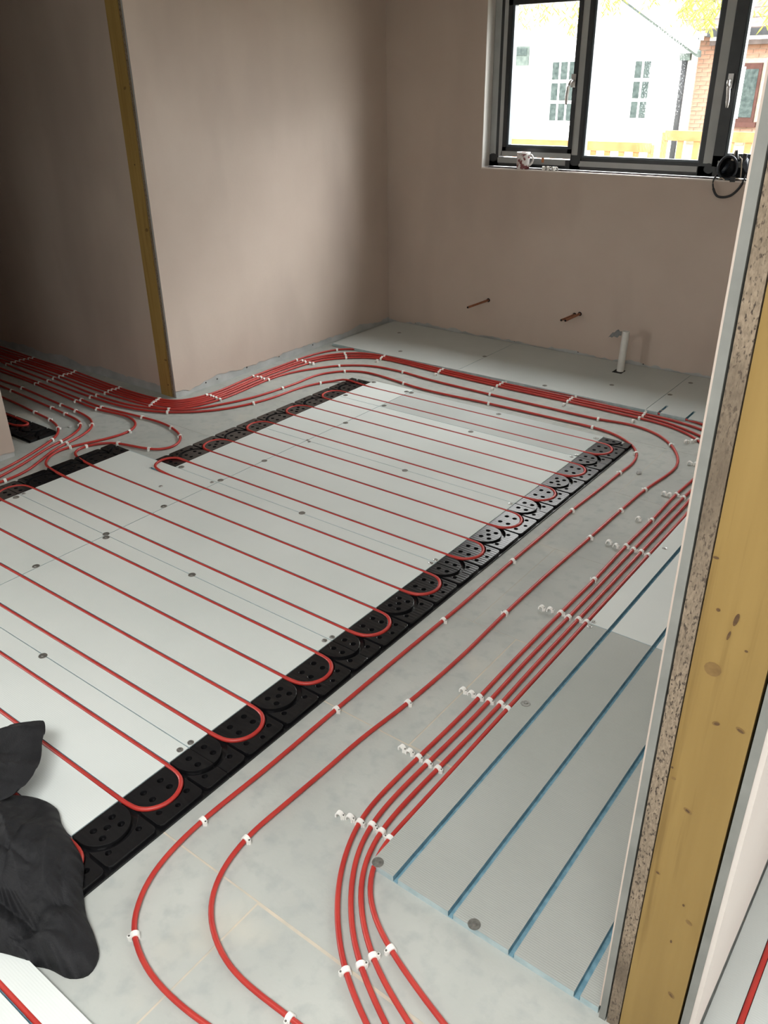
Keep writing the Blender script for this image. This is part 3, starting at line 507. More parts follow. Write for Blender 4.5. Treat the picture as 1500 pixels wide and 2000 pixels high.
# circuit on the far half
g = lay(ext(PIPES['g'])); S1 = list(g)
S1 += [Vector((-1.60, 2.868, .0095)), Vector((-1.55, 2.852, .0145))] + rowx(19, -1.5, .02)
for k in (19, 17, 15, 13, 11):
    S1 += uturn(0, k, k - 1, 1) + rowx(k - 1, .02, -1.5 if k - 1 > 9 else -1.5)
    S1 += uturn(-1.48, k - 1, k - 2, -1, z=.0155 if k > 11 else .024) + rowx(k - 2, -1.5, .02)
S1 += uturn(0, 9, 8, 1) + rowx(8, .02, -1.84)
l = lay(ext(PIPES['l']))
S1 += list(reversed(l))
def over_plates(P):   # where a pipe leaves across a plate it rides over its edge
    for p in P:
        if (-1.995 < p.x < -1.835 and p.y < 1.43 and (1.0 < p.y < 1.25)) or (-1.66 < p.x < -1.50 and p.y > 2.83): p.z = max(p.z, .0235)
    return P
over_plates(S1)
pipe_obj(relax(S1, 5), 'red serpentine heating pipe running up and down the far half of the pale boards')
m = lay(ext(PIPES['m'])); S2 = list(m) + rowx(7, -1.84, .02)
for k in (7, 5, 3, 1, -1):
    S2 += uturn(0, k, k - 1, 1) + rowx(k - 1, .02, -1.84)
    if k > -1: S2 += uturn(-1.82, k - 1, k - 2, -1) + rowx(k - 2, -1.84, .02)
over_plates(S2)
pipe_obj(relax(S2, 5), 'red serpentine heating pipe on the near pale boards, passing under the jacket')
PL = dict(a='red pipe hugging the window boards and then the blue-edged board', b='red pipe running second out from the blue-channelled boards', c='red pipe running third out from the blue-channelled boards', d='red pipe running fourth out from the blue-channelled boards, next to spare clips',
          e='red pipe second out from the long run of black plates', f='red pipe first out from the long run of black plates', n='red hall pipe turning widest round the wall stump', o='middle red hall pipe of the three turning round the wall stump', p='red hall pipe turning tightest round the wall stump')
for k, lab in PL.items(): pipe_obj(paths[k], lab)
paths.update(g=g, l=l, m=m)
pipe_obj([Vector((-.7 + .05 * i, -.446, ZB)) for i in range(25)], 'short red pipe in the board in front of the jacket')
pipe_obj([Vector((1.418, -.34 + .05 * i, ZB)) for i in range(38)], 'red pipe in the board on the other side of the timber wall end')
pipe_obj(relax([Vector((x, y, .021)) for x, y in [(p.x, p.y) for p in catmull([(-3.2, 1.275, 0), (-2.70, 1.262, 0), (-2.643, 1.268, 0), (-2.588, 1.272, 0), (-2.545, 1.296, 0), (-2.545, 1.325, 0), (-2.60, 1.335, 0), (-3.2, 1.335, 0)])]], 2), 'red pipe looping over the black plate on the hall floor')

# ------------------------------------------------------------ white pipe clips, nailed down one by one
def clip_mesh():
    mb = MB(); ro, ri, hw, n = .0102, .0066, .0062, 9; zc = .0075
    out = [(-ro, 0)] + [(ro * cos(pi - pi * k / n), zc + ro * sin(pi - pi * k / n)) for k in range(n + 1)] + [(ro, 0)]
    inn = [(-ri, 0)] + [(ri * cos(pi - pi * k / n), zc + ri * sin(pi - pi * k / n)) for k in range(n + 1)] + [(ri, 0)]
    K = len(out); vs = [(-hw, y, z) for y, z in out] + [(hw, y, z) for y, z in out] + [(-hw, y, z) for y, z in inn] + [(hw, y, z) for y, z in inn]; fs = []
    for k in range(K - 1):
        fs += [(k, k + 1, K + k + 1, K + k), (2 * K + k, 3 * K + k, 3 * K + k + 1, 2 * K + k + 1), (k, 2 * K + k, 2 * K + k + 1, k + 1), (K + k, K + k + 1, 3 * K + k + 1, 3 * K + k)]
    mb.add(vs, fs); mb.cyl((0, ro + .0015, 0), (0, ro + .0015, .0125), .0042, 8); return mb.mesh('pipe_clip', M['clip'], R(40))
CM = clip_mesh(); NM = MB().cyl((0, .0117, .0125), (0, .0117, .0137), .0024, 8).mesh('nail', M['dsteel'])
ORD = ['first', 'second', 'third', 'fourth', 'fifth', 'sixth', 'seventh', 'eighth', 'ninth', 'tenth', 'eleventh', 'twelfth', 'thirteenth', 'fourteenth', 'fifteenth', 'sixteenth', 'seventeenth', 'eighteenth', 'nineteenth', 'twentieth', 'twenty-first', 'twenty-second', 'twenty-third', 'twenty-fourth']
SHORT = dict(a='pipe against the board edges', b='pipe second out from the blue-channelled boards', c='pipe third out from the blue-channelled boards', d='pipe fourth out from the blue-channelled boards', e='pipe second out from the black plates', f='pipe first out from the black plates',
             g='single pipe joining the far short plate', l='wider of two looping hall pipes', m='tighter of two looping hall pipes', n='widest pipe round the wall stump', o='middle pipe round the wall stump', p='tightest pipe round the wall stump')
def put_clip(x, y, ang, label, group, nail, z=0):
    c = link('pipe_clip', CM, None, (x, y, z)); c.rotation_euler.z = ang; tag(c, label, 'pipe clip', group)
    if nail: link('nail', NM, c)
rc = random.Random(3)
def nearest(P, x, y):
    i = min(range(len(P)), key=lambda i: (P[i].x - x)**2 + (P[i].y - y)**2); a = P[max(i - 2, 0)]; b = P[min(i + 2, len(P) - 1)]; return P[i], math.atan2(b.y - a.y, b.x - a.x)
for k, lst in CLIPS.items():
    near_end = k in 'abcdef'
    idx = []
    for (x, y) in lst:
        P = paths[k]; p, ang = nearest(P, x, y); i = min(range(len(P)), key=lambda i: (P[i].x - x)**2 + (P[i].y - y)**2); idx.append((i, p, ang))
    idx.sort(key=lambda e: e[0], reverse=near_end)
    for j, (i, p, ang) in enumerate(idx):
        flipd = pi if rc.random() < .5 else 0
        put_clip(p.x, p.y, ang + flipd + (rc.random() - .5) * .12, f"{ORD[j]} white clip from the {'camera' if near_end else 'hall'} on the {SHORT[k]}", 'white clips holding pipes', p.y < 2.4)
SP = ['lowest of the spare clips along the pipe bundle under the window', ]
allp = paths['d']
nm = ['first', 'second', 'third', 'fourth', 'fifth', 'sixth', 'seventh', 'eighth', 'ninth', 'tenth', 'eleventh', 'twelfth', 'thirteenth', 'fourteenth', 'fifteenth', 'sixteenth', 'seventeenth', 'eighteenth', 'nineteenth', 'twentieth', 'twenty-first', 'twenty-second', 'twenty-third']
for j, (x, y) in enumerate(sorted(SPARE, key=lambda q: (q[0] - 1.46)**2 + (q[1] + .79)**2)):
    p, ang = nearest(allp, x, y)
    put_clip(x, y, ang + (rc.random() - .5) * .3, f"{nm[j]} empty white clip counted from the camera, nailed down without a pipe", 'spare white clips without a pipe', y < 2.6)

# ------------------------------------------------------------ window
win = empty('window_1', (0, 0, 0)); tag(win, kind='structure')
FY = 4.230; WT, WB = WZ1 - .004, 1.118
def bx(name, mat, x0, x1, y0, y1, z0, z1, p, bev=0): return MB().box(x0, x1, y0, y1, z0, z1).obj(name, mat, p)
L0, R0 = WX0 + .004, WX1 - .004
fr = MB().box(L0, L0 + .066, FY, 4.30, WB, WT).box(R0 - .066, R0, FY, 4.30, WB, WT).box(L0, R0, FY, 4.30, WT - .07, WT).box(L0, R0, FY, 4.30, WB, 1.170)
fr.box(-.935, -.866, FY, 4.30, WB, WT).box(-.155, -.072, FY, 4.30, WB, WT)
fr.obj('outer_frame', M['anth'], win)
# grey protective film stuck on the frame faces
def film(x0, x1, z0, z1, y): bx('protective_film', M['film'], x0, x1, y - .0008, y + .0004, z0, z1, win)
film(L0 + .001, L0 + .044, 1.185, WT, FY); film(L0 + .06, -.965, 1.138, 1.168, FY); film(-.928, -.889, 1.20, WT, FY); film(-.875, -.16, 1.138, 1.168, FY); film(-.130, -.082, 1.185, WT, FY)
def torn(cx, cz, r, y, seed):   # film torn away, dark ragged corner
    n = 18; pts = [(cx + r * (1 + .35 * noise.noise((k * 1.3, seed, 0))) * cos(2 * pi * k / n), y, cz + r * .8 * (1 + .35 * noise.noise((k * 1.7, seed, 4))) * sin(2 * pi * k / n)) for k in range(n)]
    MB().add(pts + [(a, b + .0006, c) for a, b, c in pts], [tuple(range(n)), tuple(range(2 * n - 1, n - 1, -1))] + [(k, (k + 1) % n, n + (k + 1) % n, n + k) for k in range(n)]).obj('torn_film_edge', M['anth'], win)
torn(L0 + .028, 1.168, .030, FY - .0016, 1); torn(-.900, 1.165, .032, FY - .0016, 2); torn(-.09, 1.160, .034, FY - .0016, 3)
MB().box(-1.125, -1.109, FY - .002, FY, 1.150, 1.178).obj('orange_tag', M['orangetag'], win)
def handle(sash, x, z, side):
    hb = MB().box(x - .013, x + .013, FY - .024, FY - .016, z - .035, z + .035).obj('handle', M['handle'], sash)
    pts = catmull([(x, FY - .02, z), (x, FY - .050, z), (x + side * .006, FY - .060, z - .02), (x + side * .014, FY - .062, z - .07), (x + side * .016, FY - .060, z - .125)], .012)
    MB().tube(pts, [.0085] * 4 + [.0095] * (len(pts) - 6) + [.008, .006], 10).obj('lever', M['handle'], hb, True)
def glazed(name, x0, x1, z0, z1, opening, hx=None, hz=1.60, hs=1, rail=.070, strip_=True):
    """sash or fixed light round a pane whose clear opening is x0..x1, z0..z1"""
    y = FY - .007 if opening else FY + .001
    if opening:
        a, b, c, d = x0 - .067, x1 + .027, z0 - .068, z1 + .05
        if name == 'r': a = x0 - .073; b = x1 + .05
        s = MB().box(a, x0 - .014, y, 4.285, c, d).box(x1 + .001, b, y, 4.285, c, d).box(a, b, y, 4.285, c, z0 - .014).box(a, b, y, 4.285, z1 + .001, d).obj('sash', M['anth'], win)
        if name == 'l': bx('protective_film', M['film'], a + .001, a + .026, y - .0008, y, c, d, s); bx('protective_film', M['film'], a + .02, b, y - .0008, y, c + .001, c + .030, s)
        else: bx('protective_film', M['film'], a + .03, b, y - .0008, y, c + .001, c + .030, s)
    else:
        s = MB().box(x0 - .022, x0 - .012, FY + .002, 4.28, z0 - .03, z1 + .03).box(x1 + .012, x1 + .022, FY + .002, 4.28, z0 - .03, z1 + .03).box(x0 - .02, x1 + .02, FY + .002, 4.28, z0 - .032, z0 - .012).box(x0 - .02, x1 + .02, FY + .002, 4.28, z1 + .012, z1 + .03).obj('fixed_light', M['anth'], win)
    MB().box(x0 - .017, x0, y + .006, 4.27, z0 - .015, z1 + .015).box(x1, x1 + .017, y + .006, 4.27, z0 - .015, z1 + .015).box(x0, x1, y + .006, 4.27, z0 - .015, z0).box(x0, x1, y + .006, 4.27, z1, z1 + .015).obj('glazing_bead', M['bead'], s)
    MB().box(x0 - .01, x1 + .01, 4.244, 4.248, z0 - .01, z1 + .01).obj('glass_pane', M['glass'], s)
    if hx is not None: handle(s, hx, hz, hs)
glazed('l', -1.366, -.955, 1.246, 2.000, True, -.945, 1.60, -1)
glazed('c', -.848, -.163, 1.199, 2.07, False)
glazed('r', -.006, .38, 1.240, 2.000, True, -.048, 1.59, 1)

# ------------------------------------------------------------ things on the sill
SZ = WZ0 + .0035
mug = empty('mug', (-1.222, 4.172, SZ)); tag(mug, 'white mug with a dark red flower print standing on the window sill', 'mug')
MB().lathe([(.0001, 0), (.034, 0), (.038, .003), (.0395, .012), (.0405, .05), (.0415, .092), (.0425, .096), (.0405, .097), (.039, .092), (.0375, .05), (.036, .010), (.0001, .007)], (0, 0, 0), 28).obj('mug_body', M['mug'], mug, True)
MB().lathe([(.0416, .0885), (.0429, .0955), (.0415, .0978), (.0400, .0965), (.0392, .0890)], (0, 0, 0), 28).obj('rim', M['mugw'], mug, True)
MB().tube(catmull([(.038, -.004, .078), (.055, -.006, .083), (.069, -.008, .070), (.070, -.008, .050), (.058, -.007, .030), (.039, -.004, .020)], .006), .0055, 10, flat=1.1).obj('handle', M['mugw'], mug, True)
for j, (x, y, rz) in enumerate([(-1.075, 4.166, .3), (-1.052, 4.172, 1.2), (-1.030, 4.165, 2.0), (-1.010, 4.170, .9), (-.992, 4.166, 2.6)]):
    c = link('pipe_clip', CM, None, (x, y, SZ + .001)); c.rotation_euler.z = rz; c.scale = (1.25, 1.25, 1.25)
    tag(c, f"{ORD[j]} loose white clip from the mug, lying on the window sill", 'pipe clip', 'loose clips on the sill')

rs = empty('respirator_mask', (.055, 4.185, SZ)); tag(rs, 'black rubber half-face respirator with its strap hanging over the sill edge', 'respirator')
rs.rotation_euler.z = R(10); cup = MB(); vs = []; nu, nv = 22, 12
for i in range(nv + 1):
    t = i / nv
    for k in range(nu):
        a = 2 * pi * k / nu; rr = .052 * (1 - t * t) ** .5 if t < 1 else .004
        up = 1.25 if sin(a) > 0 else .95
        vs.append((-.030 + rr * cos(a) * .92, -.035 + .062 * t, .056 + rr * up * sin(a) + .010 * t))
cup.add(vs, [(i * nu + k, i * nu + (k + 1) % nu, (i + 1) * nu + (k + 1) % nu, (i + 1) * nu + k) for i in range(nv) for k in range(nu)])
# inner skin of the cup, so it reads as hollow from the room
vs2 = [(-.030 + (x + .030) * .86, y + .004, .056 + (z - .056) * .86) for x, y, z in vs]
cup.add(vs2, [(i * nu + k, (i + 1) * nu + k, (i + 1) * nu + (k + 1) % nu, i * nu + (k + 1) % nu) for i in range(nv) for k in range(nu)])
o = len(vs); cup.f += [(k, o + k, o + (k + 1) % nu, (k + 1) % nu) for k in range(nu)]; cup.mi += [0] * nu
cup.obj('face_cup', M['rubber'], rs, True)
MB().tube([(-.030 + .054 * .92 * cos(2 * pi * k / 30), -.037, .056 + .054 * (1.25 if sin(2 * pi * k / 30) > 0 else .95) * sin(2 * pi * k / 30)) for k in range(30)], .0045, 8, closed=True).obj('sealing_lip', M['maskblue'], rs, True)
nose = MB().add([(-.020, -.012, .105), (.010, -.012, .108), (.018, .006, .100), (-.004, -.020, .148), (.004, -.012, .150)], [(0, 1, 4, 3), (1, 2, 4), (2, 0, 3, 4), (0, 2, 1)]); nose.obj('nose_flap', M['rubber'], rs)
MB().add([(-.022, -.016, .098), (-.008, -.018, .096), (-.004, -.023, .150), (-.008, -.021, .150), (-.022, -.013, .098), (-.008, -.015, .096), (-.004, -.020, .150), (-.008, -.018, .150)], [(0, 1, 2, 3), (7, 6, 5, 4), (0, 4, 5, 1), (1, 5, 6, 2), (2, 6, 7, 3), (3, 7, 4, 0)]).obj('strap_tab', M['straptab'], rs)
fc = MB().lathe([(.0001, -.012), (.034, -.012), (.040, -.008), (.041, .006), (.037, .012), (.0001, .013)], (0, 0, 0), 24).obj('filter_cartridge', M['maskblue'], rs, R(40), (.062, -.004, .072)); fc.rotation_euler = (R(8), R(68), 0)
MB().lathe([(.0001, .0135), (.024, .0135), (.028, .0155), (.031, .013)], (0, 0, 0), 20).obj('filter_grille', M['rubber'], fc, R(40))
fc2 = MB().lathe([(.0001, -.012), (.030, -.012), (.036, -.006), (.036, .006), (.0001, .012)], (0, 0, 0), 20).obj('filter_cartridge', M['maskblue'], rs, R(40), (-.052, .028, .050)); fc2.rotation_euler = (0, R(-60), 0)
MB().cyl((.040, -.018, .085), (.046, -.014, .132), .017, 14, .012).obj('valve', M['rubber'], rs, R(40))
MB().tube([(.020, -.030, .118), (.034, -.034, .108), (.040, -.036, .060), (.044, -.034, .015)], .0032, 8).obj('strap_tab', M['straptab'], rs, True)
lp = [(-.060, -.010, .030), (-.084, -.040, .016), (-.090, -.058, -.010), (-.079, -.060, -.050), (-.058, -.060, -.078), (-.030, -.060, -.084), (.010, -.058, -.074), (.044, -.058, -.040), (.062, -.056, -.002), (.064, -.036, .022), (.058, -.012, .045)]
MB().tube(catmull(lp, .008), .0042, 8, flat=1.5).obj('head_strap', M['rubber'], rs, True)
for a, b, c in [((-.066, -.050, .006), (-.050, -.052, .012), (-.034, -.050, .002)), ((.006, -.052, .006), (.028, -.053, .012), (.052, -.050, .004))]:
    MB().tube(catmull([a, b, c], .006), .0028, 8).obj('strap_tab', M['straptab'], rs, True)
MB().box(-.006, .020, -.056, -.046, -.006, .022).obj('chin_buckle', M['rubber'], rs)

# ------------------------------------------------------------ pipes in the window wall and floor
def copper(x, z, ln, dz, lab):
    o = MB(); r, n = .0077, 14; a = Vector((x, YF + .01, z)); b = Vector((x, YF - ln, z + dz)); o.cyl(a, b, r, n, cap=False); o.cyl(b, b + Vector((0, .02, 0)), r * .82, n)
    o = o.obj('copper_pipe', M['copper'], None, R(40)); tag(o, lab, 'copper pipe', 'copper pipe tails')
    MB().cyl(b + Vector((0, -.0004, 0)), b + Vector((0, .0006, 0)), r * .80, 12).obj('open_bore', M['hole'], o)
    MB().cyl((x, YF - .0012, z), (x, YF + .002, z), .0135, 14).obj('pipe_hole', M['hole'], wn)
copper(-1.408, .277, .265, .004, 'single copper pipe tail sticking out of the wall, farther from the waste pipe')
copper(-.733, .279, .205, .001, 'longer copper pipe tail of the pair next to the waste pipe')
copper(-.768, .268, .19, .006, 'shorter copper pipe tail of the pair, on the corner side')
wp = empty('waste_pipe', (-.354, 3.962, BT)); tag(wp, 'white plastic waste pipe with grey tape standing in the floor board', 'waste pipe')
r1, n = .0215, 22; pm = MB(); pm.cyl((0, 0, 0), (.004, .010, .245), r1, n, cap=False); pm.cyl((0, 0, 0), (.004, .010, .245), r1 - .003, n, cap=False)
o = [Vector((.004 + rr * cos(2 * pi * k / n), .010 + rr * sin(2 * pi * k / n), .245)) for rr in (r1, r1 - .003) for k in range(n)]
pm.add(o, [(k, (k + 1) % n, n + (k + 1) % n, n + k) for k in range(n)]); pm.obj('pipe_body', M['waste'], wp, R(40))
MB().box(-.034, .026, -.045, .024, -.0005, .0014).obj('floor_cutout', M['hole'], wp)
tp = MB(); vs = []
for i in range(8):
    for j in range(4):
        u = i / 7; v = j / 3 - .5; wdt = .030 * (.35 + 1.0 * sin(pi * min(1, u * 1.1 + .12)) ** .8)
        vs.append((-.018 - .075 * u, -.006 - .012 * u, .232 - .030 * u * u + v * wdt + .006 * sin(i * 2.1 + j)))
        vs.append((-.018 - .075 * u, -.003 - .012 * u + .002, .232 - .030 * u * u + v * wdt + .006 * sin(i * 2.1 + j)))
ix = lambda i, j, s: (i * 4 + j) * 2 + s
tp.add(vs, [(ix(i, j, 0), ix(i + 1, j, 0), ix(i + 1, j + 1, 0), ix(i, j + 1, 0)) for i in range(7) for j in range(3)] + [(ix(i, j, 1), ix(i, j + 1, 1), ix(i + 1, j + 1, 1), ix(i + 1, j, 1)) for i in range(7) for j in range(3)])
tp.obj('tape_tail', M['tape'], wp, True)

# ------------------------------------------------------------ black jacket dropped on the boards
def smoothloop(poly, n=120):
    c = [Vector((x, y, 0)) for x, y in poly]; P = catmull(c + [c[0]], .012); L = len(P); return [P[int(i * L / n) % L] for i in range(n)]
def cloth(ctr, poly, hfun, base, rings=34, n=132, name='jacket', parent=None, under=None):
    lp = smoothloop(poly, n); c = Vector((*ctr, 0)); mb = MB(); vs = []
    for i in range(rings + 1):
        t = (i + .02) / (rings + .02)
        for k in range(n):
            p = c + (lp[k] - c) * t; b = base(p.x, p.y); vs.append((p.x, p.y, b + hfun(p.x, p.y, t)))
    mb.add(vs, [(i * n + k, i * n + (k + 1) % n, (i + 1) * n + (k + 1) % n, (i + 1) * n + k) for i in range(rings) for k in range(n)] + [tuple(range(n))[::-1]])
    o = len(vs); bot = []
    for i in range(0, rings + 1):
        for k in range(n):
            x, y, z = vs[i * n + k]; bot.append((x, y, (under(x, y, z) if under else base(x, y))))
    mb.add(bot, [(i * n + k, (i + 1) * n + k, (i + 1) * n + (k + 1) % n, i * n + (k + 1) % n) for i in range(rings) for k in range(n)])
    mb.f += [(rings * n + k, rings * n + (k + 1) % n, o + rings * n + (k + 1) % n, o + rings * n + k) for k in range(n)]; mb.mi += [0] * n
    return mb.obj(name, M['cloth'], parent, True)
def base(x, y):
    if -.384 < y: return .0215 if x < .150 else max(.001, .0215 - (x - .150) * 1.2)
    return .0195
def bump(x, y, cx, cy, sx_, sy_, a):
    dx, dy = x - cx, y - cy; u = dx * cos(a) + dy * sin(a); v = -dx * sin(a) + dy * cos(a); return math.exp(-(u / sx_) ** 2 - (v / sy_) ** 2)
def crease(x, y, x0, y0, x1, y1, amp, wd):
    """one fold line: a ridge (amp > 0) or a furrow (amp < 0), tapering to its ends"""
    x += .010 * noise.noise((x * 13, y * 13, x0 * 40)); dx, dy = x1 - x0, y1 - y0; L2 = dx * dx + dy * dy; s = ((x - x0) * dx + (y - y0) * dy) / L2; sc = min(1, max(0, s))
    d = math.hypot(x - x0 - sc * dx, y - y0 - sc * dy); return amp * math.exp(-(d / wd) ** 1.25) * (.35 + .65 * sin(pi * sc) ** .7)
CR = [(-.30, -.37, .17, -.345, -.046, .015), (.17, -.345, .27, -.315, -.020, .012), (-.12, -.44, .28, -.352, .016, .012), (.0, -.41, .22, -.372, -.014, .008), (-.20, -.20, .10, -.32, .014, .012), (-.10, -.15, .04, -.33, -.012, .009), (-.03, -.16, .14, -.29, .012, .010),
      (.05, -.19, .19, -.285, -.012, .008), (.08, -.20, .16, -.31, .010, .008), (.20, -.26, .13, -.32, -.014, .009), (.24, -.275, .20, -.33, .010, .008), (-.25, -.30, -.02, -.25, -.016, .012), (-.30, -.28, -.10, -.22, .012, .012), (-.15, -.48, .0, -.42, -.012, .010), (-.35, -.45, -.10, -.40, .016, .016),
      (.29, -.30, .31, -.34, .012, .010), (.25, -.29, .30, -.335, -.008, .007), (-.06, -.30, .09, -.265, -.010, .007), (-.02, -.36, .12, -.32, .012, .010)]
def hj(x, y, t):
    e = max(0.0, 1 - t); edge = 1 - math.exp(-e / .075)
    h = .036 + .070 * bump(x, y, -.07, -.29, .15, .10, .3) + .022 * bump(x, y, .12, -.25, .12, .06, -.3) + .046 * bump(x, y, .24, -.335, .085, .04, -.35) + .05 * bump(x, y, -.28, -.36, .16, .12, 0)
    for c in CR: h += crease(x, y, *c)
    h += .006 * noise.noise((x * 19, y * 19, 3)) + .0025 * noise.noise((x * 60, y * 60, 5))
    return max(.005, h * edge + .006 * (1 - edge) + .003)
jk = empty('jacket', (-.05, -.30, .02)); tag(jk, 'black cloth jacket dropped in a heap over the pale boards and black plate', 'jacket')
J = [(-.232, -.184), (-.205, -.156), (-.155, -.128), (-.090, -.120), (-.040, -.140), (.030, -.156), (.098, -.176), (.160, -.222), (.208, -.248), (.262, -.266), (.308, -.290), (.322, -.325), (.298, -.352), (.245, -.366), (.20, -.388), (.150, -.408), (-.032, -.500), (-.25, -.55), (-.50, -.50), (-.56, -.36), (-.42, -.24)]
def shift(o):
    o.parent = jk; o.location = (-jk.location.x, -jk.location.y, -jk.location.z); return o
shift(cloth((.0, -.32), J, hj, base, 70, 220, name='jacket_body'))
CF = [(-.38, -.12, -.26, -.03, .014, .012), (-.36, -.18, -.22, -.07, -.014, .010), (-.33, -.22, -.18, -.11, .012, .010), (-.28, -.24, -.16, -.15, -.010, .008), (-.40, -.10, -.30, -.02, -.008, .006)]
def hf(x, y, t):
    d = (x + .30) * .75 + (y + .02) * .66     # falls away from the free tip to the heap
    h = .094 + .016 * bump(x, y, -.30, -.05, .06, .05, .6) - .45 * max(0.0, -d - .16)
    for c in CF: h += crease(x, y, *c)
    h += .005 * noise.noise((x * 22, y * 22, 9)) + .002 * noise.noise((x * 60, y * 60, 2))
    return max(.012, h - .012 * max(0, t - .85) / .15)
FL = [(-.380, -.080), (-.372, -.058), (-.335, -.012), (-.312, .002), (-.268, -.022), (-.252, -.040), (-.216, -.068), (-.176, -.108), (-.158, -.150), (-.152, -.190), (-.17, -.25), (-.24, -.33), (-.36, -.36), (-.47, -.30), (-.47, -.20)]
shift(cloth((-.30, -.17), FL, hf, base, 40, 150, 'sleeve', None, under=lambda x, y, z: z - .007))

# ------------------------------------------------------------ outside the window
tag(MB().box(-60, 60, -50, 80, -.75, -.6).obj('ground', M['ground']), kind='structure')
GY = 17.0
hs = empty('white_house', (-8.5, GY, -.6)); tag(hs, 'white rendered gabled house outside, seen through the window', 'house')
def put(mb, name, mat, parent, smooth=False, root=hs):
    o = mb.obj(name, mat, parent, smooth)
    if parent is root: o.location = (-root.location.x, -root.location.y, -root.location.z)
    return o
RX, RZ, SL = -8.55, 4.30, .615
g = MB().prism([(-12.36, -.6), (-4.74, -.6), (-4.74, 1.94), (RX, RZ), (-12.36, 1.94)], GY, GY + .34, f=lambda x, z, y: (x, y, z)); put(g, 'gable_wall', M['render'], hs)
for s in (1, -1):
    def vb(o0, o1, y0, y1): 
        x0, z0 = RX, RZ + .16; x1 = RX + s * 4.02; z1 = z0 - SL * 4.02; return MB().prism([(x0, z0 + o0), (x1, z1 + o0), (x1, z1 + o1), (x0, z0 + o1)], y0, y1, f=lambda x, z, y: (x, y, z))
    put(vb(-.02, .24, GY - .30, GY - .24), 'verge_board', M['fascia'], hs); put(vb(-.08, .02, GY - .24, GY), 'soffit', M['greenedge'], hs); put(vb(.20, .27, GY - .31, GY + .02), 'roof_slope', M['fascia'], hs)
put(MB().tube([(-4.80, GY - .06, z) for z in (-.6, .5, 1.2, 1.86)], .055, 12), 'downpipe', M['gutter'], hs, True)
put(MB().box(-4.90, -4.70, GY - .10, GY + .0, 1.86, 1.98), 'hopper', M['greenedge'], hs)
def hwin(x0, x1, z0, z1, nx, nz, nm='window'):
    f = put(MB().box(x0 - .07, x1 + .07, GY - .05, GY, z0 - .07, z1 + .07), nm, M['fascia'], hs); gx = (x1 - x0) / nx; gz = (z1 - z0) / nz
    for i in range(nx):
        for j in range(nz): MB().box(x0 + i * gx + .022, x0 + (i + 1) * gx - .022, GY - .058, GY - .045, z0 + j * gz + .03, z0 + (j + 1) * gz - .03).obj('pane', M['glassdark'], f)
hwin(-5.80, -5.44, .83, 1.90, 2, 3); hwin(-7.60, -7.02, .76, 1.92, 3, 3)
v = put(MB().box(-8.75, -8.17, GY - .06, GY, 1.84, 2.20), 'window', M['greenedge'], hs); MB().box(-8.72, -8.20, GY - .07, GY - .055, 2.03, 2.17).obj('pane', M['glassdark'], v)
BY = 17.42
bh = empty('brick_house', (-3.0, BY, -.6)); tag(bh, 'red brick house with tiled roof beyond the white gable, outside the window', 'house')
put(MB().box(-4.73, 2.0, BY, BY + .3, -.6, 2.28), 'wall', M['mortar'], bh, root=bh)
BWX0, BWX1, BWZ0, BWZ1 = -3.92, -3.48, .80, 1.80
bm_ = MB().box(-.1075, .1075, -.012, .0, -.0325, .0325).mesh('brick', M['brick']); cnt = 0
for rr in range(0, 25):
    z = .42 + .075 * rr
    for q in range(-6, 14):
        x = -4.60 + .225 * q + (.1125 if rr % 2 else 0)
        if x < -4.70 or x > -3.2 or (BWX0 - .2 < x < BWX1 + .2 and BWZ0 - .06 < z < BWZ1 + .06): continue
        b = link('brick', bm_, bh, (x + 3.0, 0, z + .6)); b.rotation_euler.x = (random.random() - .5) * .03; cnt += 1
    if rr % 2: b = link('brick', bm_, bh, (-4.656 + 3.0, 0, z + .6)); b.scale.x = .45
fm = put(MB().box(BWX0, BWX1, BY - .06, BY, BWZ0, BWZ1), 'window', M['brownframe'], bh, root=bh)
MB().box(BWX0 + .06, BWX0 + .15, BY - .072, BY - .055, BWZ0 + .06, BWZ1 - .06).obj('mullion', M['fascia'], fm); MB().box(BWX0 + .15, BWX1 - .05, BY - .068, BY - .055, BWZ0 + .08, BWZ1 - .1).obj('pane', M['glassdark'], fm)
put(MB().box(BWX0 - .06, BWX1 + .06, BY - .10, BY, BWZ0 - .09, BWZ0), 'sill', M['brownframe'], bh, root=bh)
put(MB().box(-4.45, 2.2, BY - .28, BY + .05, 2.18, 2.27), 'soffit', M['fascia'], bh, root=bh); put(MB().box(-4.50, 2.2, BY - .36, BY - .26, 2.24, 2.36), 'gutter', M['gutter'], bh, root=bh); put(MB().box(-4.45, 2.2, BY - .27, BY - .22, 2.10, 2.24), 'fascia', M['tile'], bh, root=bh)
for k in range(16):
    yk = BY - .30 + .26 * k; zk = 2.34 + .17 * k
    put(MB().prism([(yk, zk), (yk + .32, zk + .20), (yk + .32, zk + .235), (yk, zk + .04)], -5.3, 2.2, f=lambda y, z, x: (x, y, z)), 'tile_course', M['tile'], bh, root=bh)
for (x0, x1, zt, lab) in [(-2.10, -.85, 1.085, 'orange plastic barrier outside below the brick house'), (-4.30, -2.24, .955, 'lower orange plastic barrier outside in front of the white house')]:
    b = empty('barrier', (x0, 9.0, -.6)); tag(b, lab, 'barrier', 'orange barriers outside'); ln = x1 - x0; H = zt + .6
    n = int(ln / .16); MB().box(0, ln, -.02, .02, H - .10, H).box(0, ln, -.02, .02, H - .44, H - .36).box(0, ln, -.02, .02, H - .80, H - .72).obj('rail', M['orange'], b)
    for k in range(n + 1): MB().box(k * ln / n - .032, k * ln / n + .032, -.015, .015, H - .80, H - .02).obj('upright', M['orange'], b)
    for x in (.15, ln - .15): MB().box(x - .06, x + .06, -.25, .25, 0, H - .78).obj('foot', M['gutter'], b)
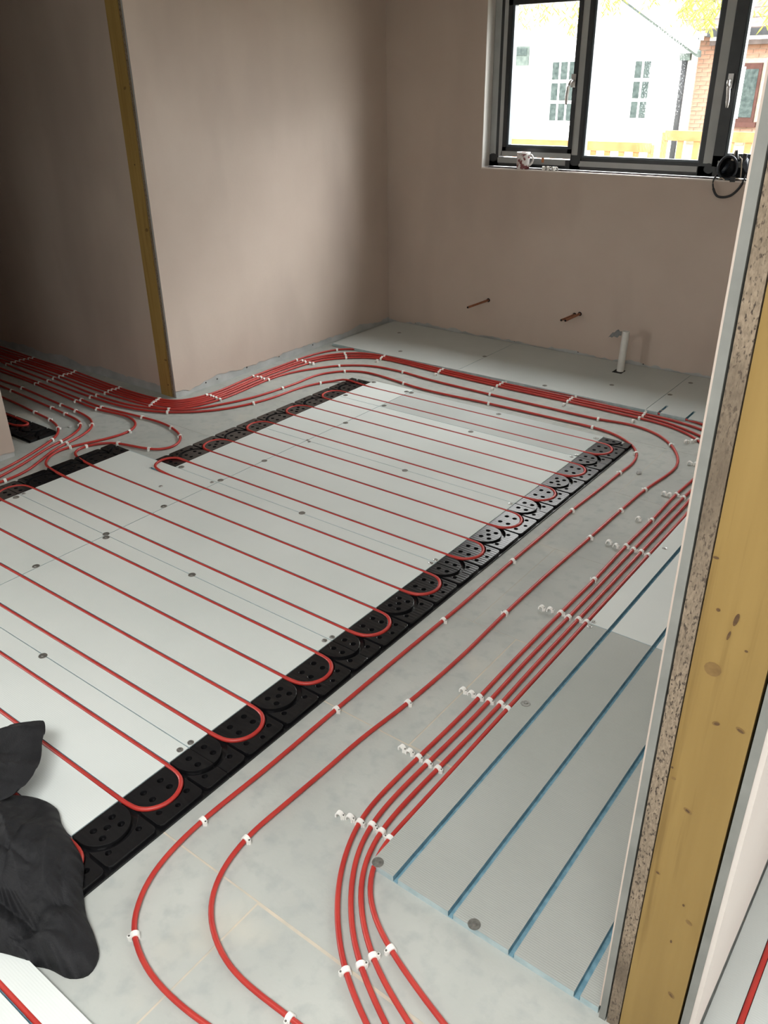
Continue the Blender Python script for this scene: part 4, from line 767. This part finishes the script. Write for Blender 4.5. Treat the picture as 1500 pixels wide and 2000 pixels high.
# willow: trunk and bough stand outside the window's view, the hanging shoots reach into it
wt = empty('willow_tree', (1.6, 9.4, -.6)); tag(wt, 'willow tree with yellow-green hanging shoots outside the window', 'tree')
put(MB().tube(catmull([(1.6, 9.4, -.6), (1.5, 9.4, 1.2), (1.2, 9.3, 2.6), (.2, 9.1, 3.3), (-1.6, 9.0, 3.55), (-3.4, 9.0, 3.5), (-4.8, 9.1, 3.35)], .2), [.24] * 8 + [.15] * 10 + [.08] * 30 if False else .10, 10), 'trunk', M['bark'], wt, True, root=wt)
rw = random.Random(12)
for x, zb, nsh in [(-3.95, 2.10, 4), (-3.72, 2.14, 3), (-3.50, 2.10, 3), (-3.28, 1.98, 4), (-3.12, 2.06, 3), (-2.92, 2.18, 3), (-2.75, 2.24, 2), (-2.6, 2.24, 2), (-2.35, 2.25, 2), (-2.12, 2.05, 3), (-2.0, 1.99, 3), (-1.88, 1.95, 3), (-1.76, 2.02, 3), (-1.5, 2.1, 2), (-1.30, 2.02, 3), (-1.14, 1.96, 3), (-1.0, 2.0, 2)]:
    mb = MB(); xr = x
    for s in range(nsh):
        x0 = x + (rw.random() - .5) * .22; y0 = 9.0 + (rw.random() - .5) * .4; zt = 3.5; ze = zb + abs(rw.gauss(0, .07)); n = 26
        P = [Vector((x0 + .05 * sin(q * .3 + s) + (q / n) * .06 * rw.choice((-1, 1)), y0, zt + (ze - zt) * q / n)) for q in range(n + 1)]
        mb.tube(P, .004, 5)
        for q in range(3, n):
            for e in (-1, 1):
                p = P[q] + Vector((0, 0, (rw.random() - .5) * .03)); L = .085 + rw.random() * .05; a = e * (.35 + rw.random() * .5); d = Vector((sin(a), (rw.random() - .5) * .5, -cos(a))).normalized(); wv = d.cross(Vector((rw.random() - .5, 1, 0))).normalized() * .008
                m1 = p + d * L * .45; mb.add([p, m1 + wv, p + d * L, m1 - wv], [(0, 1, 2, 3)])
    put(mb, 'hanging_shoots', M['leaf'], wt, root=wt)

# crumbs lying on the floor
for x, y, s, lab in [(.297, 2.652, .012, 'small grey mortar crumb on the bare floor outside the two long pipes'), (-2.377, 1.460, .009, 'small pale plaster crumb on the floor between hall pipes')]:
    bm = bmesh.new(); bmesh.ops.create_icosphere(bm, subdivisions=2, radius=s)
    for v in bm.verts: v.co *= 1 + .45 * noise.noise(v.co * 90 + Vector((x, y, 0))); v.co.z = max(v.co.z * .7, -s * .45)
    me = bpy.data.meshes.new('mortar_crumb'); bm.to_mesh(me); bm.free(); me.materials.append(M['pboard']); o = link('mortar_crumb', me, None, (x, y, s * .45)); tag(o, lab, 'crumb')
